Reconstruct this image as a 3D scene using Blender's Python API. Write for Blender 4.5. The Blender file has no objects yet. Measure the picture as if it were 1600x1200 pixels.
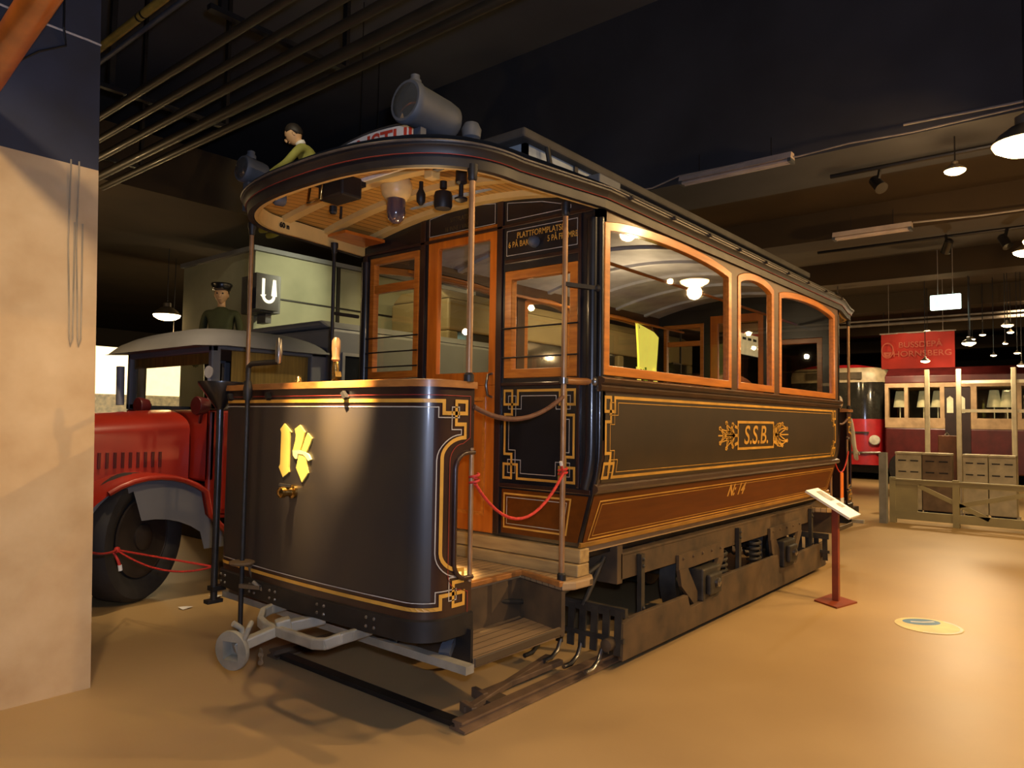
import bpy, bmesh, math, random
from mathutils import Vector, Matrix
random.seed(7)
SC = bpy.context.scene
COL = SC.collection
PI = math.pi

# ------------------------------------------------------------------ materials
MATS = {}
def mat(name, c, rough=.5, metal=0., var=.2, scale=6., bump=0., emit=None, es=0., coat=0., stretch=None, c2=None, spec=.5, detail=4, rvar=0.):
    if name in MATS: return MATS[name]
    m = bpy.data.materials.new(name); m.use_nodes = True
    nt = m.node_tree; N = nt.nodes; Lk = nt.links
    b = N['Principled BSDF']
    b.inputs['Roughness'].default_value = rough
    b.inputs['Metallic'].default_value = metal
    b.inputs['Specular IOR Level'].default_value = spec
    b.inputs['Coat Weight'].default_value = coat
    b.inputs['Coat Roughness'].default_value = .12
    tc = N.new('ShaderNodeTexCoord'); mp = N.new('ShaderNodeMapping')
    Lk.new(tc.outputs['Object'], mp.inputs['Vector'])
    if stretch: mp.inputs['Scale'].default_value = stretch
    nz = N.new('ShaderNodeTexNoise'); nz.inputs['Scale'].default_value = scale; nz.inputs['Detail'].default_value = detail
    Lk.new(mp.outputs[0], nz.inputs['Vector'])
    mx = N.new('ShaderNodeMix'); mx.data_type = 'RGBA'
    ca = tuple(c) + (1,)
    cb = tuple(c2) + (1,) if c2 else tuple(v * (1 - var) * .75 for v in c) + (1,)
    mx.inputs[6].default_value = cb; mx.inputs[7].default_value = ca
    rp = N.new('ShaderNodeMapRange'); rp.inputs[1].default_value = .3; rp.inputs[2].default_value = .7
    Lk.new(nz.outputs['Fac'], rp.inputs[0]); Lk.new(rp.outputs[0], mx.inputs[0])
    Lk.new(mx.outputs[2], b.inputs['Base Color'])
    if rvar:
        rr = N.new('ShaderNodeMapRange'); rr.inputs[3].default_value = rough - rvar; rr.inputs[4].default_value = rough + rvar
        Lk.new(nz.outputs['Fac'], rr.inputs[0]); Lk.new(rr.outputs[0], b.inputs['Roughness'])
    if bump:
        bp = N.new('ShaderNodeBump'); bp.inputs['Strength'].default_value = bump; bp.inputs['Distance'].default_value = .01
        Lk.new(nz.outputs['Fac'], bp.inputs['Height']); Lk.new(bp.outputs[0], b.inputs['Normal'])
    if emit:
        b.inputs['Emission Color'].default_value = tuple(emit) + (1,)
        b.inputs['Emission Strength'].default_value = es
    MATS[name] = m
    return m
def planks(name, c, c2, axis, width, rough=.5, gap=.06, coat=0.):
    """boards with dark joints; axis = object axis across the boards"""
    m = bpy.data.materials.new(name); m.use_nodes = True
    nt = m.node_tree; N = nt.nodes; Lk = nt.links; b = N['Principled BSDF']
    b.inputs['Roughness'].default_value = rough; b.inputs['Coat Weight'].default_value = coat
    tc = N.new('ShaderNodeTexCoord'); sp = N.new('ShaderNodeSeparateXYZ'); Lk.new(tc.outputs['Object'], sp.inputs[0])
    ml = N.new('ShaderNodeMath'); ml.operation = 'MULTIPLY'; ml.inputs[1].default_value = 1 / width
    Lk.new(sp.outputs[axis], ml.inputs[0])
    fr = N.new('ShaderNodeMath'); fr.operation = 'FRACT'; Lk.new(ml.outputs[0], fr.inputs[0])
    lt = N.new('ShaderNodeMath'); lt.operation = 'GREATER_THAN'; lt.inputs[1].default_value = gap; Lk.new(fr.outputs[0], lt.inputs[0])
    nz = N.new('ShaderNodeTexNoise'); nz.inputs['Scale'].default_value = 5; nz.inputs['Detail'].default_value = 5
    mp = N.new('ShaderNodeMapping'); s = [1.2, 1.2, 1.2]; s[axis] = 14; mp.inputs['Scale'].default_value = s
    Lk.new(tc.outputs['Object'], mp.inputs[0]); Lk.new(mp.outputs[0], nz.inputs['Vector'])
    mx = N.new('ShaderNodeMix'); mx.data_type = 'RGBA'; mx.inputs[6].default_value = tuple(c2) + (1,); mx.inputs[7].default_value = tuple(c) + (1,)
    Lk.new(nz.outputs['Fac'], mx.inputs[0])
    m2 = N.new('ShaderNodeMix'); m2.data_type = 'RGBA'; m2.inputs[6].default_value = tuple(v * .35 for v in c2) + (1,)
    Lk.new(lt.outputs[0], m2.inputs[0]); Lk.new(mx.outputs[2], m2.inputs[7]); Lk.new(m2.outputs[2], b.inputs['Base Color'])
    bp = N.new('ShaderNodeBump'); bp.inputs['Strength'].default_value = .5; bp.inputs['Distance'].default_value = .004
    Lk.new(lt.outputs[0], bp.inputs['Height']); Lk.new(bp.outputs[0], b.inputs['Normal'])
    return m
def glass(name, tint=(1, 1, 1), refl=1.0):
    m = bpy.data.materials.new(name); m.use_nodes = True
    nt = m.node_tree; N = nt.nodes; Lk = nt.links; N.remove(N['Principled BSDF'])
    tr = N.new('ShaderNodeBsdfTransparent'); tr.inputs[0].default_value = tuple(tint) + (1,)
    gl = N.new('ShaderNodeBsdfGlossy'); gl.inputs['Roughness'].default_value = .02
    lw = N.new('ShaderNodeLayerWeight'); lw.inputs[0].default_value = .5
    pw = N.new('ShaderNodeMath'); pw.operation = 'POWER'; pw.inputs[1].default_value = 4.; Lk.new(lw.outputs['Facing'], pw.inputs[0])
    ml = N.new('ShaderNodeMath'); ml.operation = 'MULTIPLY_ADD'; ml.use_clamp = True; ml.inputs[1].default_value = .9; ml.inputs[2].default_value = .075 * refl
    Lk.new(pw.outputs[0], ml.inputs[0])
    mx = N.new('ShaderNodeMixShader'); Lk.new(ml.outputs[0], mx.inputs[0]); Lk.new(tr.outputs[0], mx.inputs[1]); Lk.new(gl.outputs[0], mx.inputs[2])
    Lk.new(mx.outputs[0], N['Material Output'].inputs[0])
    return m

M = dict(
    black=mat('black_paint', (.012, .012, .014), .32, coat=.35, var=.3, scale=5, rvar=.08),
    field=mat('blueblack_field', (.021, .018, .018), .42, coat=.12, scale=3, rvar=.08, c2=(.033, .026, .018), spec=.5),
    maroon=mat('dark_maroon_paint', (.035, .014, .010), .35, coat=.3, var=.3),
    sidefield=mat('side_field', (.036, .021, .009), .45, coat=.05, c2=(.024, .015, .007), scale=4),
    varnish=mat('varnished_wood', (.50, .17, .02), .32, coat=.5, c2=(.33, .095, .010), scale=4, stretch=(2, 2, 18)),
    varnish2=mat('varnished_wood_along', (.56, .19, .022), .32, coat=.5, c2=(.36, .11, .012), scale=4, stretch=(1, 10, 10)),
    doorwood=mat('door_wood', (.52, .145, .012), .3, coat=.5, c2=(.35, .085, .008), scale=3, stretch=(2, 8, 1)),
    rocker=mat('rocker_wood', (.115, .030, .001), .5, coat=.0, spec=.2, c2=(.085, .021, .001), scale=3, stretch=(1, 6, 10)),
    letterboard=mat('letterboard_wood', (.085, .032, .006), .45, coat=.1, scale=3, stretch=(1, 6, 6)),
    mould=mat('waist_mould', (.060, .030, .014), .35, coat=.4, scale=8),
    railwood=mat('dash_rail_wood', (.36, .15, .035), .4, coat=.3, c2=(.22, .085, .02), scale=4, stretch=(3, 3, 10)),
    gold=mat('gold_line_paint', (.62, .33, .05), .42, var=.15),
    white_line=mat('white_line_paint', (.45, .42, .36), .5, var=.1),
    red_line=mat('red_line_paint', (.25, .02, .012), .5, var=.1),
    gilt=mat('gilt_numeral', (1.0, .74, .15), .42, var=.12, scale=4),
    giltedge=mat('gilt_numeral_light', (1.0, .92, .40), .45, var=.1),
    ivory=mat('ivory_paint', (.72, .50, .17), .5, var=.1, scale=3),
    canopywood=planks('canopy_boards', (.56, .31, .062), (.45, .23, .045), 1, .05, .5, .13),
    roof=mat('roof_canvas', (.045, .042, .040), .75, c2=(.025, .023, .02), scale=7, bump=.15),
    cornice=mat('cornice_black', (.013, .010, .010), .5, scale=10, rvar=.1),
    clerest=mat('clerestory_panel', (.36, .42, .46), .6, scale=4, var=.15),
    grease=mat('greasy_iron', (.055, .046, .032), .6, c2=(.02, .017, .013), scale=9, bump=.25, metal=.3),
    iron=mat('black_iron', (.022, .02, .019), .5, metal=.4, scale=12),
    dusty=mat('dusty_iron', (.095, .056, .022), .8, c2=(.040, .025, .011), scale=6, bump=.25),
    steel=mat('bare_steel', (.30, .28, .25), .3, metal=.9, scale=20),
    brass=mat('brass', (.55, .36, .12), .25, metal=1., scale=20),
    copper=mat('copper_pipe', (.36, .21, .095), .4, metal=.35, scale=10, c2=(.24, .13, .06)),
    coupler=mat('grey_coupler_paint', (.27, .25, .19), .5, c2=(.17, .16, .125), scale=9, bump=.15),
    lampgrey=mat('lamp_grey', (.070, .080, .098), .6, c2=(.050, .058, .070), scale=7),
    floorboard=planks('platform_boards', (.42, .28, .13), (.25, .16, .075), 1, .05, .6, .12),
    sillwood=mat('sill_wood', (.40, .27, .10), .6, c2=(.25, .16, .06), scale=4, stretch=(8, 1, 8)),
    stepboard=planks('step_boards', (.27, .18, .09), (.15, .10, .05), 1, .06, .6, .1),
    rope=mat('red_rope', (.62, .035, .02), .7, scale=60),
    strap=mat('brown_strap', (.13, .055, .028), .7, scale=50),
    glass=glass('window_glass', (.95, .93, .84)),
    lensglass=glass('lens_glass', (.95, .93, .85), 2.),
    frost=mat('frosted_purple_glass', (.075, .055, .07), .15, coat=1., var=.1),
    cream=mat('cream_globe', (.72, .50, .20), .4, var=.1),
    whitesign=mat('white_sign_paint', (.80, .78, .72), .5, var=.08),
    redletter=mat('red_letter', (.58, .06, .03), .5, var=.1),
    seat=mat('bench_wood', (.28, .12, .03), .4, coat=.3),
    inceil=mat('interior_ceiling', (.46, .46, .50), .5, var=.08),
    orangetag=mat('orange_tag', (.9, .22, .02), .6, var=.1),
)

# ------------------------------------------------------------------ mesh building
class MB:
    def __init__(s, T=None): s.v = []; s.f = []; s.mi = []; s.T = T; s.m = 0
    def add(s, vs, fs):
        o = len(s.v); s.v += [Vector(v) for v in vs]; s.f += [tuple(i + o for i in f) for f in fs]; s.mi += [s.m] * len(fs); return s
    def bb(s, x0, x1, y0, y1, z0, z1):
        vs = [(x, y, z) for x in (x0, x1) for y in (y0, y1) for z in (z0, z1)]
        return s.add(vs, [(0, 1, 3, 2), (4, 6, 7, 5), (0, 4, 5, 1), (2, 3, 7, 6), (0, 2, 6, 4), (1, 5, 7, 3)])
    def bar(s, a, b, w, h, up=(0, 0, 1)):
        a = Vector(a); b = Vector(b); d = (b - a).normalized(); u = Vector(up)
        sd = d.cross(u)
        if sd.length < 1e-4: sd = d.cross(Vector((1, 0, 0)))
        sd.normalize(); u = sd.cross(d)
        vs = [p + sd * (i * w / 2) + u * (j * h / 2) for p in (a, b) for i, j in ((-1, -1), (1, -1), (1, 1), (-1, 1))]
        return s.add(vs, [(0, 1, 2, 3), (4, 7, 6, 5), (0, 4, 5, 1), (1, 5, 6, 2), (2, 6, 7, 3), (3, 7, 4, 0)])
    def tube(s, pts, r, n=12, cap=True):
        pts = [Vector(p) for p in pts]; rr = r if isinstance(r, (list, tuple)) else [r] * len(pts)
        rings = []; prev = None
        for i, p in enumerate(pts):
            d = (pts[min(i + 1, len(pts) - 1)] - pts[max(i - 1, 0)]).normalized()
            if prev is None: a = d.cross(Vector((0, 0, 1))) if abs(d.z) < .9 else d.cross(Vector((1, 0, 0)))
            else: a = prev - d * prev.dot(d)
            a.normalize(); prev = a; b = d.cross(a)
            rings.append([p + (a * math.cos(2 * PI * k / n) + b * math.sin(2 * PI * k / n)) * rr[i] for k in range(n)])
        vs = [v for R in rings for v in R]; fs = []
        for i in range(len(rings) - 1):
            for k in range(n): fs.append((i * n + k, i * n + (k + 1) % n, (i + 1) * n + (k + 1) % n, (i + 1) * n + k))
        if cap: fs.append(tuple(range(n))[::-1]); fs.append(tuple((len(rings) - 1) * n + k for k in range(n)))
        return s.add(vs, fs)
    def lathe(s, prof, o=(0, 0, 0), ax=(0, 0, 1), n=24):
        """prof: list of (radius, height along ax)"""
        o = Vector(o); ax = Vector(ax).normalized()
        a = ax.cross(Vector((0, 0, 1))) if abs(ax.z) < .9 else ax.cross(Vector((1, 0, 0)))
        a.normalize(); b = ax.cross(a); vs = []; fs = []
        for r, h in prof:
            for k in range(n): vs.append(o + ax * h + (a * math.cos(2 * PI * k / n) + b * math.sin(2 * PI * k / n)) * max(r, 1e-4))
        for i in range(len(prof) - 1):
            for k in range(n): fs.append((i * n + k, i * n + (k + 1) % n, (i + 1) * n + (k + 1) % n, (i + 1) * n + k))
        fs.append(tuple(range(n))[::-1]); fs.append(tuple((len(prof) - 1) * n + k for k in range(n)))
        return s.add(vs, fs)
    def prism(s, poly, axis, a, b):
        """poly 2D in the two other axes (cyclic order kept), extruded along axis from a to b"""
        def mk(p, t):
            return {0: (t, p[0], p[1]), 1: (p[0], t, p[1]), 2: (p[0], p[1], t)}[axis]
        n = len(poly); vs = [mk(p, a) for p in poly] + [mk(p, b) for p in poly]
        fs = [tuple(range(n)), tuple(range(2 * n - 1, n - 1, -1))] + [(i, (i + 1) % n, n + (i + 1) % n, n + i) for i in range(n)]
        return s.add(vs, fs)
    def frame(s, outer, inner, axis, a, b):
        def mk(p, t): return {0: (t, p[0], p[1]), 1: (p[0], t, p[1]), 2: (p[0], p[1], t)}[axis]
        n = len(outer); vs = [mk(p, t) for t in (a, b) for L_ in (outer, inner) for p in L_]; fs = []
        for i in range(n):
            j = (i + 1) % n
            fs += [(i, j, n + j, n + i), (2 * n + i, 3 * n + i, 3 * n + j, 2 * n + j), (i, 2 * n + i, 2 * n + j, j), (n + i, n + j, 3 * n + j, 3 * n + i)]
        return s.add(vs, fs)
    def grid(s, rows):
        """rows: list of lists of points"""
        n = len(rows[0]); vs = [p for r in rows for p in r]
        return s.add(vs, [(i * n + k, i * n + k + 1, (i + 1) * n + k + 1, (i + 1) * n + k) for i in range(len(rows) - 1) for k in range(n - 1)])
    def ball(s, c, r, n=16, sc=(1, 1, 1)):
        c = Vector(c); m_ = n // 2; vs = []
        for i in range(m_ + 1):
            t = PI * i / m_
            for k in range(n): vs.append(c + Vector((math.sin(t) * math.cos(2 * PI * k / n) * r * sc[0], math.sin(t) * math.sin(2 * PI * k / n) * r * sc[1], math.cos(t) * r * sc[2])))
        return s.add(vs, [(i * n + k, (i + 1) * n + k, (i + 1) * n + (k + 1) % n, i * n + (k + 1) % n) for i in range(m_) for k in range(n)])
    def ribbon(s, pts, w, fmap, closed=False, step=.025):
        """flat line of width w along a 2D path, laid on a surface by fmap(u,v)->3D"""
        P = [Vector(p) for p in pts]; n = len(P)
        def nrm(a, b):
            d = (b - a).normalized(); return Vector((-d.y, d.x))
        L_, R_ = [], []
        for i in range(n):
            pa = P[i - 1] if (i > 0 or closed) else None; pb = P[(i + 1) % n] if (i < n - 1 or closed) else None
            if pa is None: o = nrm(P[i], pb)
            elif pb is None: o = nrm(pa, P[i])
            else:
                n1 = nrm(pa, P[i]); n2 = nrm(P[i], pb); o = n1 + n2
                if o.length < 1e-3: o = n1
                else:
                    o.normalize(); o = o / max(.5, o.dot(n1))
            L_.append(P[i] + o * w / 2); R_.append(P[i] - o * w / 2)
        m_ = n if closed else n - 1
        for i in range(m_):
            j = (i + 1) % n; k = max(1, int((P[j] - P[i]).length / step))
            vs = []
            for t in range(k + 1):
                a = L_[i].lerp(L_[j], t / k); b = R_[i].lerp(R_[j], t / k); vs += [fmap(a.x, a.y), fmap(b.x, b.y)]
            s.add(vs, [(2 * t, 2 * t + 1, 2 * t + 3, 2 * t + 2) for t in range(k)])
        return s
    def flat(s, poly, fmap):
        s.add([fmap(*p) for p in poly], [tuple(range(len(poly)))]); return s
    def text(s, body, size, fmap, shear=0., ax='CENTER', sx=1., bold=0.):
        cu = bpy.data.curves.new('tmp_text', 'FONT'); cu.body = body; cu.size = size; cu.align_x = ax; cu.align_y = 'CENTER'; cu.shear = shear; cu.offset = bold
        ob = bpy.data.objects.new('tmp_text', cu); COL.objects.link(ob)
        me = bpy.data.meshes.new_from_object(ob)
        s.add([fmap(v.co.x * sx, v.co.y) for v in me.vertices], [tuple(p.vertices) for p in me.polygons])
        bpy.data.objects.remove(ob); bpy.data.curves.remove(cu); bpy.data.meshes.remove(me)
        return s
    def build(s, name, m, parent=None, smooth=None, bevel=0., sub=0, recalc=True):
        me = bpy.data.meshes.new(name)
        off = Vector((0, 0, 0))
        if parent is not None:
            q = parent
            while q is not None: off += Vector(q.get('_o', (0, 0, 0))) if '_o' in q.keys() else Vector(q.location); q = q.parent
        vs = [Vector(s.T(v)) if s.T else v for v in s.v]
        me.from_pydata([tuple(v - off) for v in vs], [], s.f)
        for mm in (m if isinstance(m, (list, tuple)) else [m]): me.materials.append(mm)
        for p, i in zip(me.polygons, s.mi): p.material_index = i
        if recalc:
            bm = bmesh.new(); bm.from_mesh(me); bmesh.ops.recalc_face_normals(bm, faces=bm.faces); bm.to_mesh(me); bm.free()
        me.update()
        o = bpy.data.objects.new(name, me); COL.objects.link(o)
        if parent is not None: o.parent = parent
        if bevel:
            bv = o.modifiers.new('bv', 'BEVEL'); bv.width = bevel; bv.segments = 2; bv.limit_method = 'ANGLE'; bv.angle_limit = math.radians(40)
        if sub:
            sb = o.modifiers.new('sub', 'SUBSURF'); sb.levels = sub; sb.render_levels = sub
        if smooth is not None:
            for p in me.polygons: p.use_smooth = True
            bm = bmesh.new(); bm.from_mesh(me)
            for e in bm.edges:
                if len(e.link_faces) == 2 and e.calc_face_angle(0) > math.radians(smooth): e.smooth = False
            bm.to_mesh(me); bm.free()
        return o
def tag(o, label, cat=None, group=None, kind=None):
    if label: o['label'] = label
    if cat: o['category'] = cat
    if group: o['group'] = group
    if kind: o['kind'] = kind
    return o
def thing(name, label, cat, loc=(0, 0, 0), group=None, rz=0.):
    o = bpy.data.objects.new(name, None); COL.objects.link(o); o.empty_display_size = .2
    o.location = loc; o.rotation_euler = (0, 0, rz)
    return tag(o, label, cat, group)
def dup(root, loc, label=None, group=None, rz=None):
    r = root.copy(); COL.objects.link(r); r.location = loc
    if rz is not None: r.rotation_euler = (0, 0, rz)
    if label: r['label'] = label
    if group: r['group'] = group
    for ch in list(root.children):
        c = ch.copy(); COL.objects.link(c); c.parent = r
        for g in list(ch.children):
            d = g.copy(); COL.objects.link(d); d.parent = c
    return r
def arc(c, r, a0, a1, n=8):
    return [(c[0] + r * math.cos(math.radians(a0 + (a1 - a0) * i / n)), c[1] + r * math.sin(math.radians(a0 + (a1 - a0) * i / n))) for i in range(n + 1)]
# ================================================================== THE TRAM
L = 4.32
TR = thing('tram', 'big dark old tram lined in gold, number 14 on its dash', 'tram', (L / 2, 0, 0))
def hw(z):
    if z >= 1.28: return 1.0
    if z >= 1.06: t = (1.28 - z) / .22; return 1.0 - .035 * t * t
    t = (1.06 - z) / .31; return .965 - .085 * t
def side(y=-1, eps=.0):
    return lambda x, z: (x, y * (hw(z) + eps), z)
def zarch(y): return 2.60 + .175 * (1 - (y / .95) ** 2)
def mirror(v): return Vector((L - v[0], v[1], v[2]))
IDN = None

# ---- dash plan: arc length s from the centre, towards -Y
def dash_plan():
    P = []
    for i in range(25): y = .72 * i / 24; P.append((-1.13 + .03 * (y / .72) ** 2, y))
    P += [(x, y) for x, y in arc((-.97, .72), .13, 180, 90, 10)][1:]
    P.append((-.81, .85))
    return P
DP = dash_plan(); DS = [0.]
for a, b in zip(DP[:-1], DP[1:]): DS.append(DS[-1] + math.hypot(b[0] - a[0], b[1] - a[1]))
SE = DS[-1]
def dash(eps=0.):
    def f(s, z):
        q = min(abs(s), SE); i = 0
        while i < len(DS) - 2 and DS[i + 1] < q: i += 1
        a, b = DP[i], DP[i + 1]; t = (q - DS[i]) / (DS[i + 1] - DS[i])
        x = a[0] + (b[0] - a[0]) * t; y = a[1] + (b[1] - a[1]) * t
        dx, dy = b[0] - a[0], b[1] - a[1]; l = math.hypot(dx, dy); nx, ny = -dy / l, dx / l
        x += nx * eps; y += ny * eps
        return (x, -y if s >= 0 else y, z)
    return f
def notch(d0, z0, z1, r, n=6):
    """C-shaped end of the dash: path in (d from the end, z) from top to bottom"""
    p = [(0, z1)]
    p += [(d0 - r + r * math.sin(t * PI / 2 / n), z1 - r + r * math.cos(t * PI / 2 / n)) for t in range(n + 1)]
    p += [(d0 - r + r * math.cos(t * PI / 2 / n), z0 + r - r * math.sin(t * PI / 2 / n)) for t in range(n + 1)]
    return p + [(0, z0)]
def key_end():
    """gold key pattern of one dash end, (d, z), top to bottom"""
    p = [(.19, 1.495), (.19, 1.443), (.053, 1.443), (.053, 1.495), (.118, 1.495), (.118, 1.395), (.06, 1.395), (.06, 1.352)]
    n = 8
    p += [(.06 + .135 * math.sin(t * PI / 2 / n), 1.24 + .085 * math.cos(t * PI / 2 / n) + .012) for t in range(n + 1)]
    p += [(.06 + .135 * math.cos(t * PI / 2 / n), .845 - .085 * math.sin(t * PI / 2 / n)) for t in range(n + 1)]
    p += [(.06, .712), (.118, .712), (.118, .612), (.053, .612), (.053, .664), (.19, .664), (.19, .612)]
    return p
def white_end():
    p = [(.215, 1.468), (.215, 1.424), (.10, 1.424), (.10, 1.47), (.145, 1.47), (.145, 1.372), (.085, 1.372)]
    n = 8
    p += [(.085 + .135 * math.sin(t * PI / 2 / n), 1.24 + .11 * math.cos(t * PI / 2 / n)) for t in range(n + 1)]
    p += [(.085 + .135 * math.cos(t * PI / 2 / n), .845 - .11 * math.sin(t * PI / 2 / n)) for t in range(n + 1)]
    return p + [(.085, .735), (.145, .735), (.145, .637), (.10, .637), (.10, .683), (.215, .683), (.215, .639)]
def both(path):
    """closed path over the whole dash from the path of one end"""
    return [(SE - d, z) for d, z in path] + [(-(SE - d), z) for d, z in reversed(path)]
def key_rect(u0, u1, v0, v1, k, c=(1, 1, 1, 1)):
    """closed lining path with key corners; v1 top.  c flags TL TR BR BL"""
    base = [(.05 * k, 1.3 * k), (.55 * k, 1.3 * k), (.55 * k, 0), (0, 0), (0, .75 * k), (.95 * k, .75 * k), (.95 * k, 0)]   # going up the side, then along the top
    P = []
    P += [(u0 + a, v1 - b) for a, b in base] if c[0] else [(u0, v1)]
    P += [(u1 - a, v1 - b) for a, b in reversed(base)] if c[1] else [(u1, v1)]
    P += [(u1 - a, v0 + b) for a, b in base] if c[2] else [(u1, v0)]
    P += [(u0 + a, v0 + b) for a, b in reversed(base)] if c[3] else [(u0, v0)]
    return P

def panel_window(T, name, y0, y1, z0, z1, fw, x0, x1, wood, midrail=None):
    fr = MB(T).frame([(y0, z0), (y1, z0), (y1, z1), (y0, z1)], [(y0 + fw, z0 + fw), (y1 - fw, z0 + fw), (y1 - fw, z1 - fw), (y0 + fw, z1 - fw)], 0, x0, x1)
    if midrail: fr.bb(x0 + .004, x1 - .004, y0 + fw, y1 - fw, midrail - .028, midrail + .028)
    fr = fr.build(name, wood, TR, bevel=.004)
    xm = (x0 + x1) / 2
    MB(T).add([(xm, y0 + fw, z0 + fw), (xm, y1 - fw, z0 + fw), (xm, y1 - fw, z1 - fw), (xm, y0 + fw, z1 - fw)], [(0, 1, 2, 3)]).build('pane', M['glass'], fr)
    return fr

# ---------------------------------------------------------------- ends (front = identity, rear = mirrored)
def tram_end(T, front):
    X0, X1 = -.0, .045
    b = MB(T)
    # wall of the bulkhead
    edge = lambda za, zb, n=8: [(-hw(za + (zb - za) * i / n) + .0, za + (zb - za) * i / n) for i in range(n + 1)]
    r = edge(.75, 1.655); b.prism(r + [(-.335, 1.655), (-.335, .75)], 0, X0, X1)
    r = [(-y, z) for y, z in edge(.75, 1.68)]; b.prism([(.33, .75), (.33, 1.68)] + r[::-1], 0, X0, X1)
    b.bb(X0, X1, -1., -.855, 1.655, 2.585); b.bb(X0, X1, .90, 1., 1.68, 2.585); b.bb(X0, X1, .33, .40, 1.68, 2.585); b.bb(X0, X1, -.335, -.264, .75, 2.585)
    b.bb(X0, X1, -.855, -.335, 2.285, 2.585); b.bb(X0, X1, .40, .90, 2.52, 2.585)
    ar = [(y, zarch(y) + .02) for y in [-1 + 2 * i / 24 for i in range(25)]]
    b.prism([(-1., 2.585)] + ar + [(1., 2.585)], 0, X0, X1)
    bk = b.build('bulkhead', M['black'], TR)
    # maroon mouldings
    t = MB(T)
    for y in (-.295, .365, .95): t.bb(X0 - .012, X0, y - .022, y + .022, .76 if y != .95 else 1.0, zarch(y) - .05)
    t.bb(X0 - .012, X0, -.86, -.335, 2.325, 2.35); t.bb(X0 - .012, X0, -.95, .95, 2.54, 2.56); t.bb(X0 - .014, X0, -.93, -.32, 1.612, 1.632)
    t.bb(X0 - .014, X0, -.95, -.32, 1.03, 1.055); t.bb(X0 - .014, X0, .33, .95, 1.03, 1.055)
    t.bb(X0 - .012, X0, -.875, -.855, 1.06, 2.54)
    t.build('maroon_moulding', M['maroon'], TR, bevel=.004)
    # brown lower panels and lining
    fm = lambda e: (lambda y, z: (X0 - e, y, z))
    g = MB(T); g.flat([(-.335, .77), (-hw(.77) + .02, .77), (-hw(1.02) + .02, 1.02), (-.335, 1.02)], fm(.004)); g.build('lower_panel', M['rocker'], TR); g = MB(T); g.flat([(.34, .77), (.34, 1.02), (hw(1.02) - .02, 1.02), (hw(.77) - .02, .77)], fm(.004))
    g.build('lower_panel', M['rocker'], TR)
    ln = MB(T)
    ln.ribbon([(-.355, .805), (-.79, .805), (-.82, .995), (-.355, .995)], .010, fm(.006), True)
    ln.ribbon(key_rect(-.84, -.345, 1.085, 1.585, .105), .014, fm(.004), True)
    ln.build('gold_lining', M['gold'], TR)
    wl = MB(T)
    wl.ribbon([(-.375, .825), (-.77, .825), (-.795, .975), (-.375, .975)], .004, fm(.006), True)
    wl.ribbon(key_rect(-.81, -.375, 1.115, 1.555, .10), .004, fm(.0035), True)
    wl.ribbon([(-.845, 2.375), (-.345, 2.375), (-.345, 2.52), (-.845, 2.52)], .004, fm(.004), True)
    wl.ribbon([(-.80, 2.585), (-.345, 2.585), (-.345, 2.69), (-.60, 2.655), (-.80, 2.60)], .004, fm(.004), True)
    wl.ribbon([(-.25, 2.585), (.31, 2.585), (.31, 2.70), (0, 2.735), (-.25, 2.705)], .004, fm(.004), True)
    wl.build('white_lining', M['white_line'], TR)
    # windows and door
    panel_window(T, 'left_end_window', .404, .897, 1.685, 2.518, .045, -.006, .040, M['varnish'], 2.30)
    panel_window(T, 'right_end_window', -.852, -.338, 1.658, 2.282, .052, -.008, .040, M['varnish'])
    d = MB(T); fo = [(-.262, 1.62), (.328, 1.62), (.328, 2.585), (-.262, 2.585)]
    d.frame(fo, [(-.205, 1.70), (.238, 1.70), (.238, 2.50), (-.205, 2.50)], 0, .006, .044)
    d.bb(.006, .044, -.262, .328, .752, 1.62)
    dr = d.build('sliding_door', M['doorwood'], TR, bevel=.004)
    MB(T).add([(.025, -.205, 1.70), (.025, .238, 1.70), (.025, .238, 2.50), (.025, -.205, 2.50)], [(0, 1, 2, 3)]).build('pane', M['glass'], dr)
    h = MB(T); h.frame([(-.19, .85), (.25, .85), (.25, 1.55), (-.19, 1.55)], [(-.17, .87), (.23, .87), (.23, 1.53), (-.17, 1.53)], 0, .0, .006); h.build('door_moulding', M['varnish2'], dr)
    MB(T).tube([(.006, -.235, 1.55), (-.03, -.235, 1.56), (-.045, -.235, 1.62), (-.03, -.235, 1.68), (.006, -.235, 1.69)], .008, 8).build('door_handle', M['steel'], dr, smooth=50)
    # window bars
    for ys, zs in (((.45, .85), (1.76, 1.86, 1.96)), ((-.80, -.39), (1.775, 1.945))):
        for z in zs: MB(T).tube([(-.018, ys[0] - .06, z), (-.018, ys[1] + .06, z)], .005, 8).build('window_bar', M['iron'], TR)
    # corner posts (bead)
    for sg in (-1, 1):
        c = MB(T)
        c.tube([(.0, sg * (hw(z) - .055), z) for z in [1.06 + i * .08 for i in range(19)]], .032, 12)
        c.tube([(.012, sg * (hw(z) - .012), z) for z in [1.06 + i * .08 for i in range(19)]], .016, 10)
        c.build('corner_post', M['black'], TR, smooth=50)
    # sill
    s = MB(T); s.bb(-.05, .06, -.90, .90, .60, .665); s.bb(-.03, .06, -.90, .90, .668, .742); s.build('platform_sill', M['sillwood'], TR, bevel=.006)
    # platform floor with the step well cut out of its corner
    pl = [(x, -y) for x, y in DP[::-1] if True]
    fl = [(-.80, -.56), (-.80, -.845)] if False else []
    ins = lambda P: [(x + .02 if x < -.9 else x, y * .98) for x, y in P]
    front_edge = ins([(x, -y) for x, y in DP[::-1]] + [(x, y) for x, y in DP[1:]])
    poly = [(-.06, -.56), (-.84, -.56), (-.84, -.83)] + front_edge[1:] + [(.0, .85), (.0, -.93)]
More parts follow.
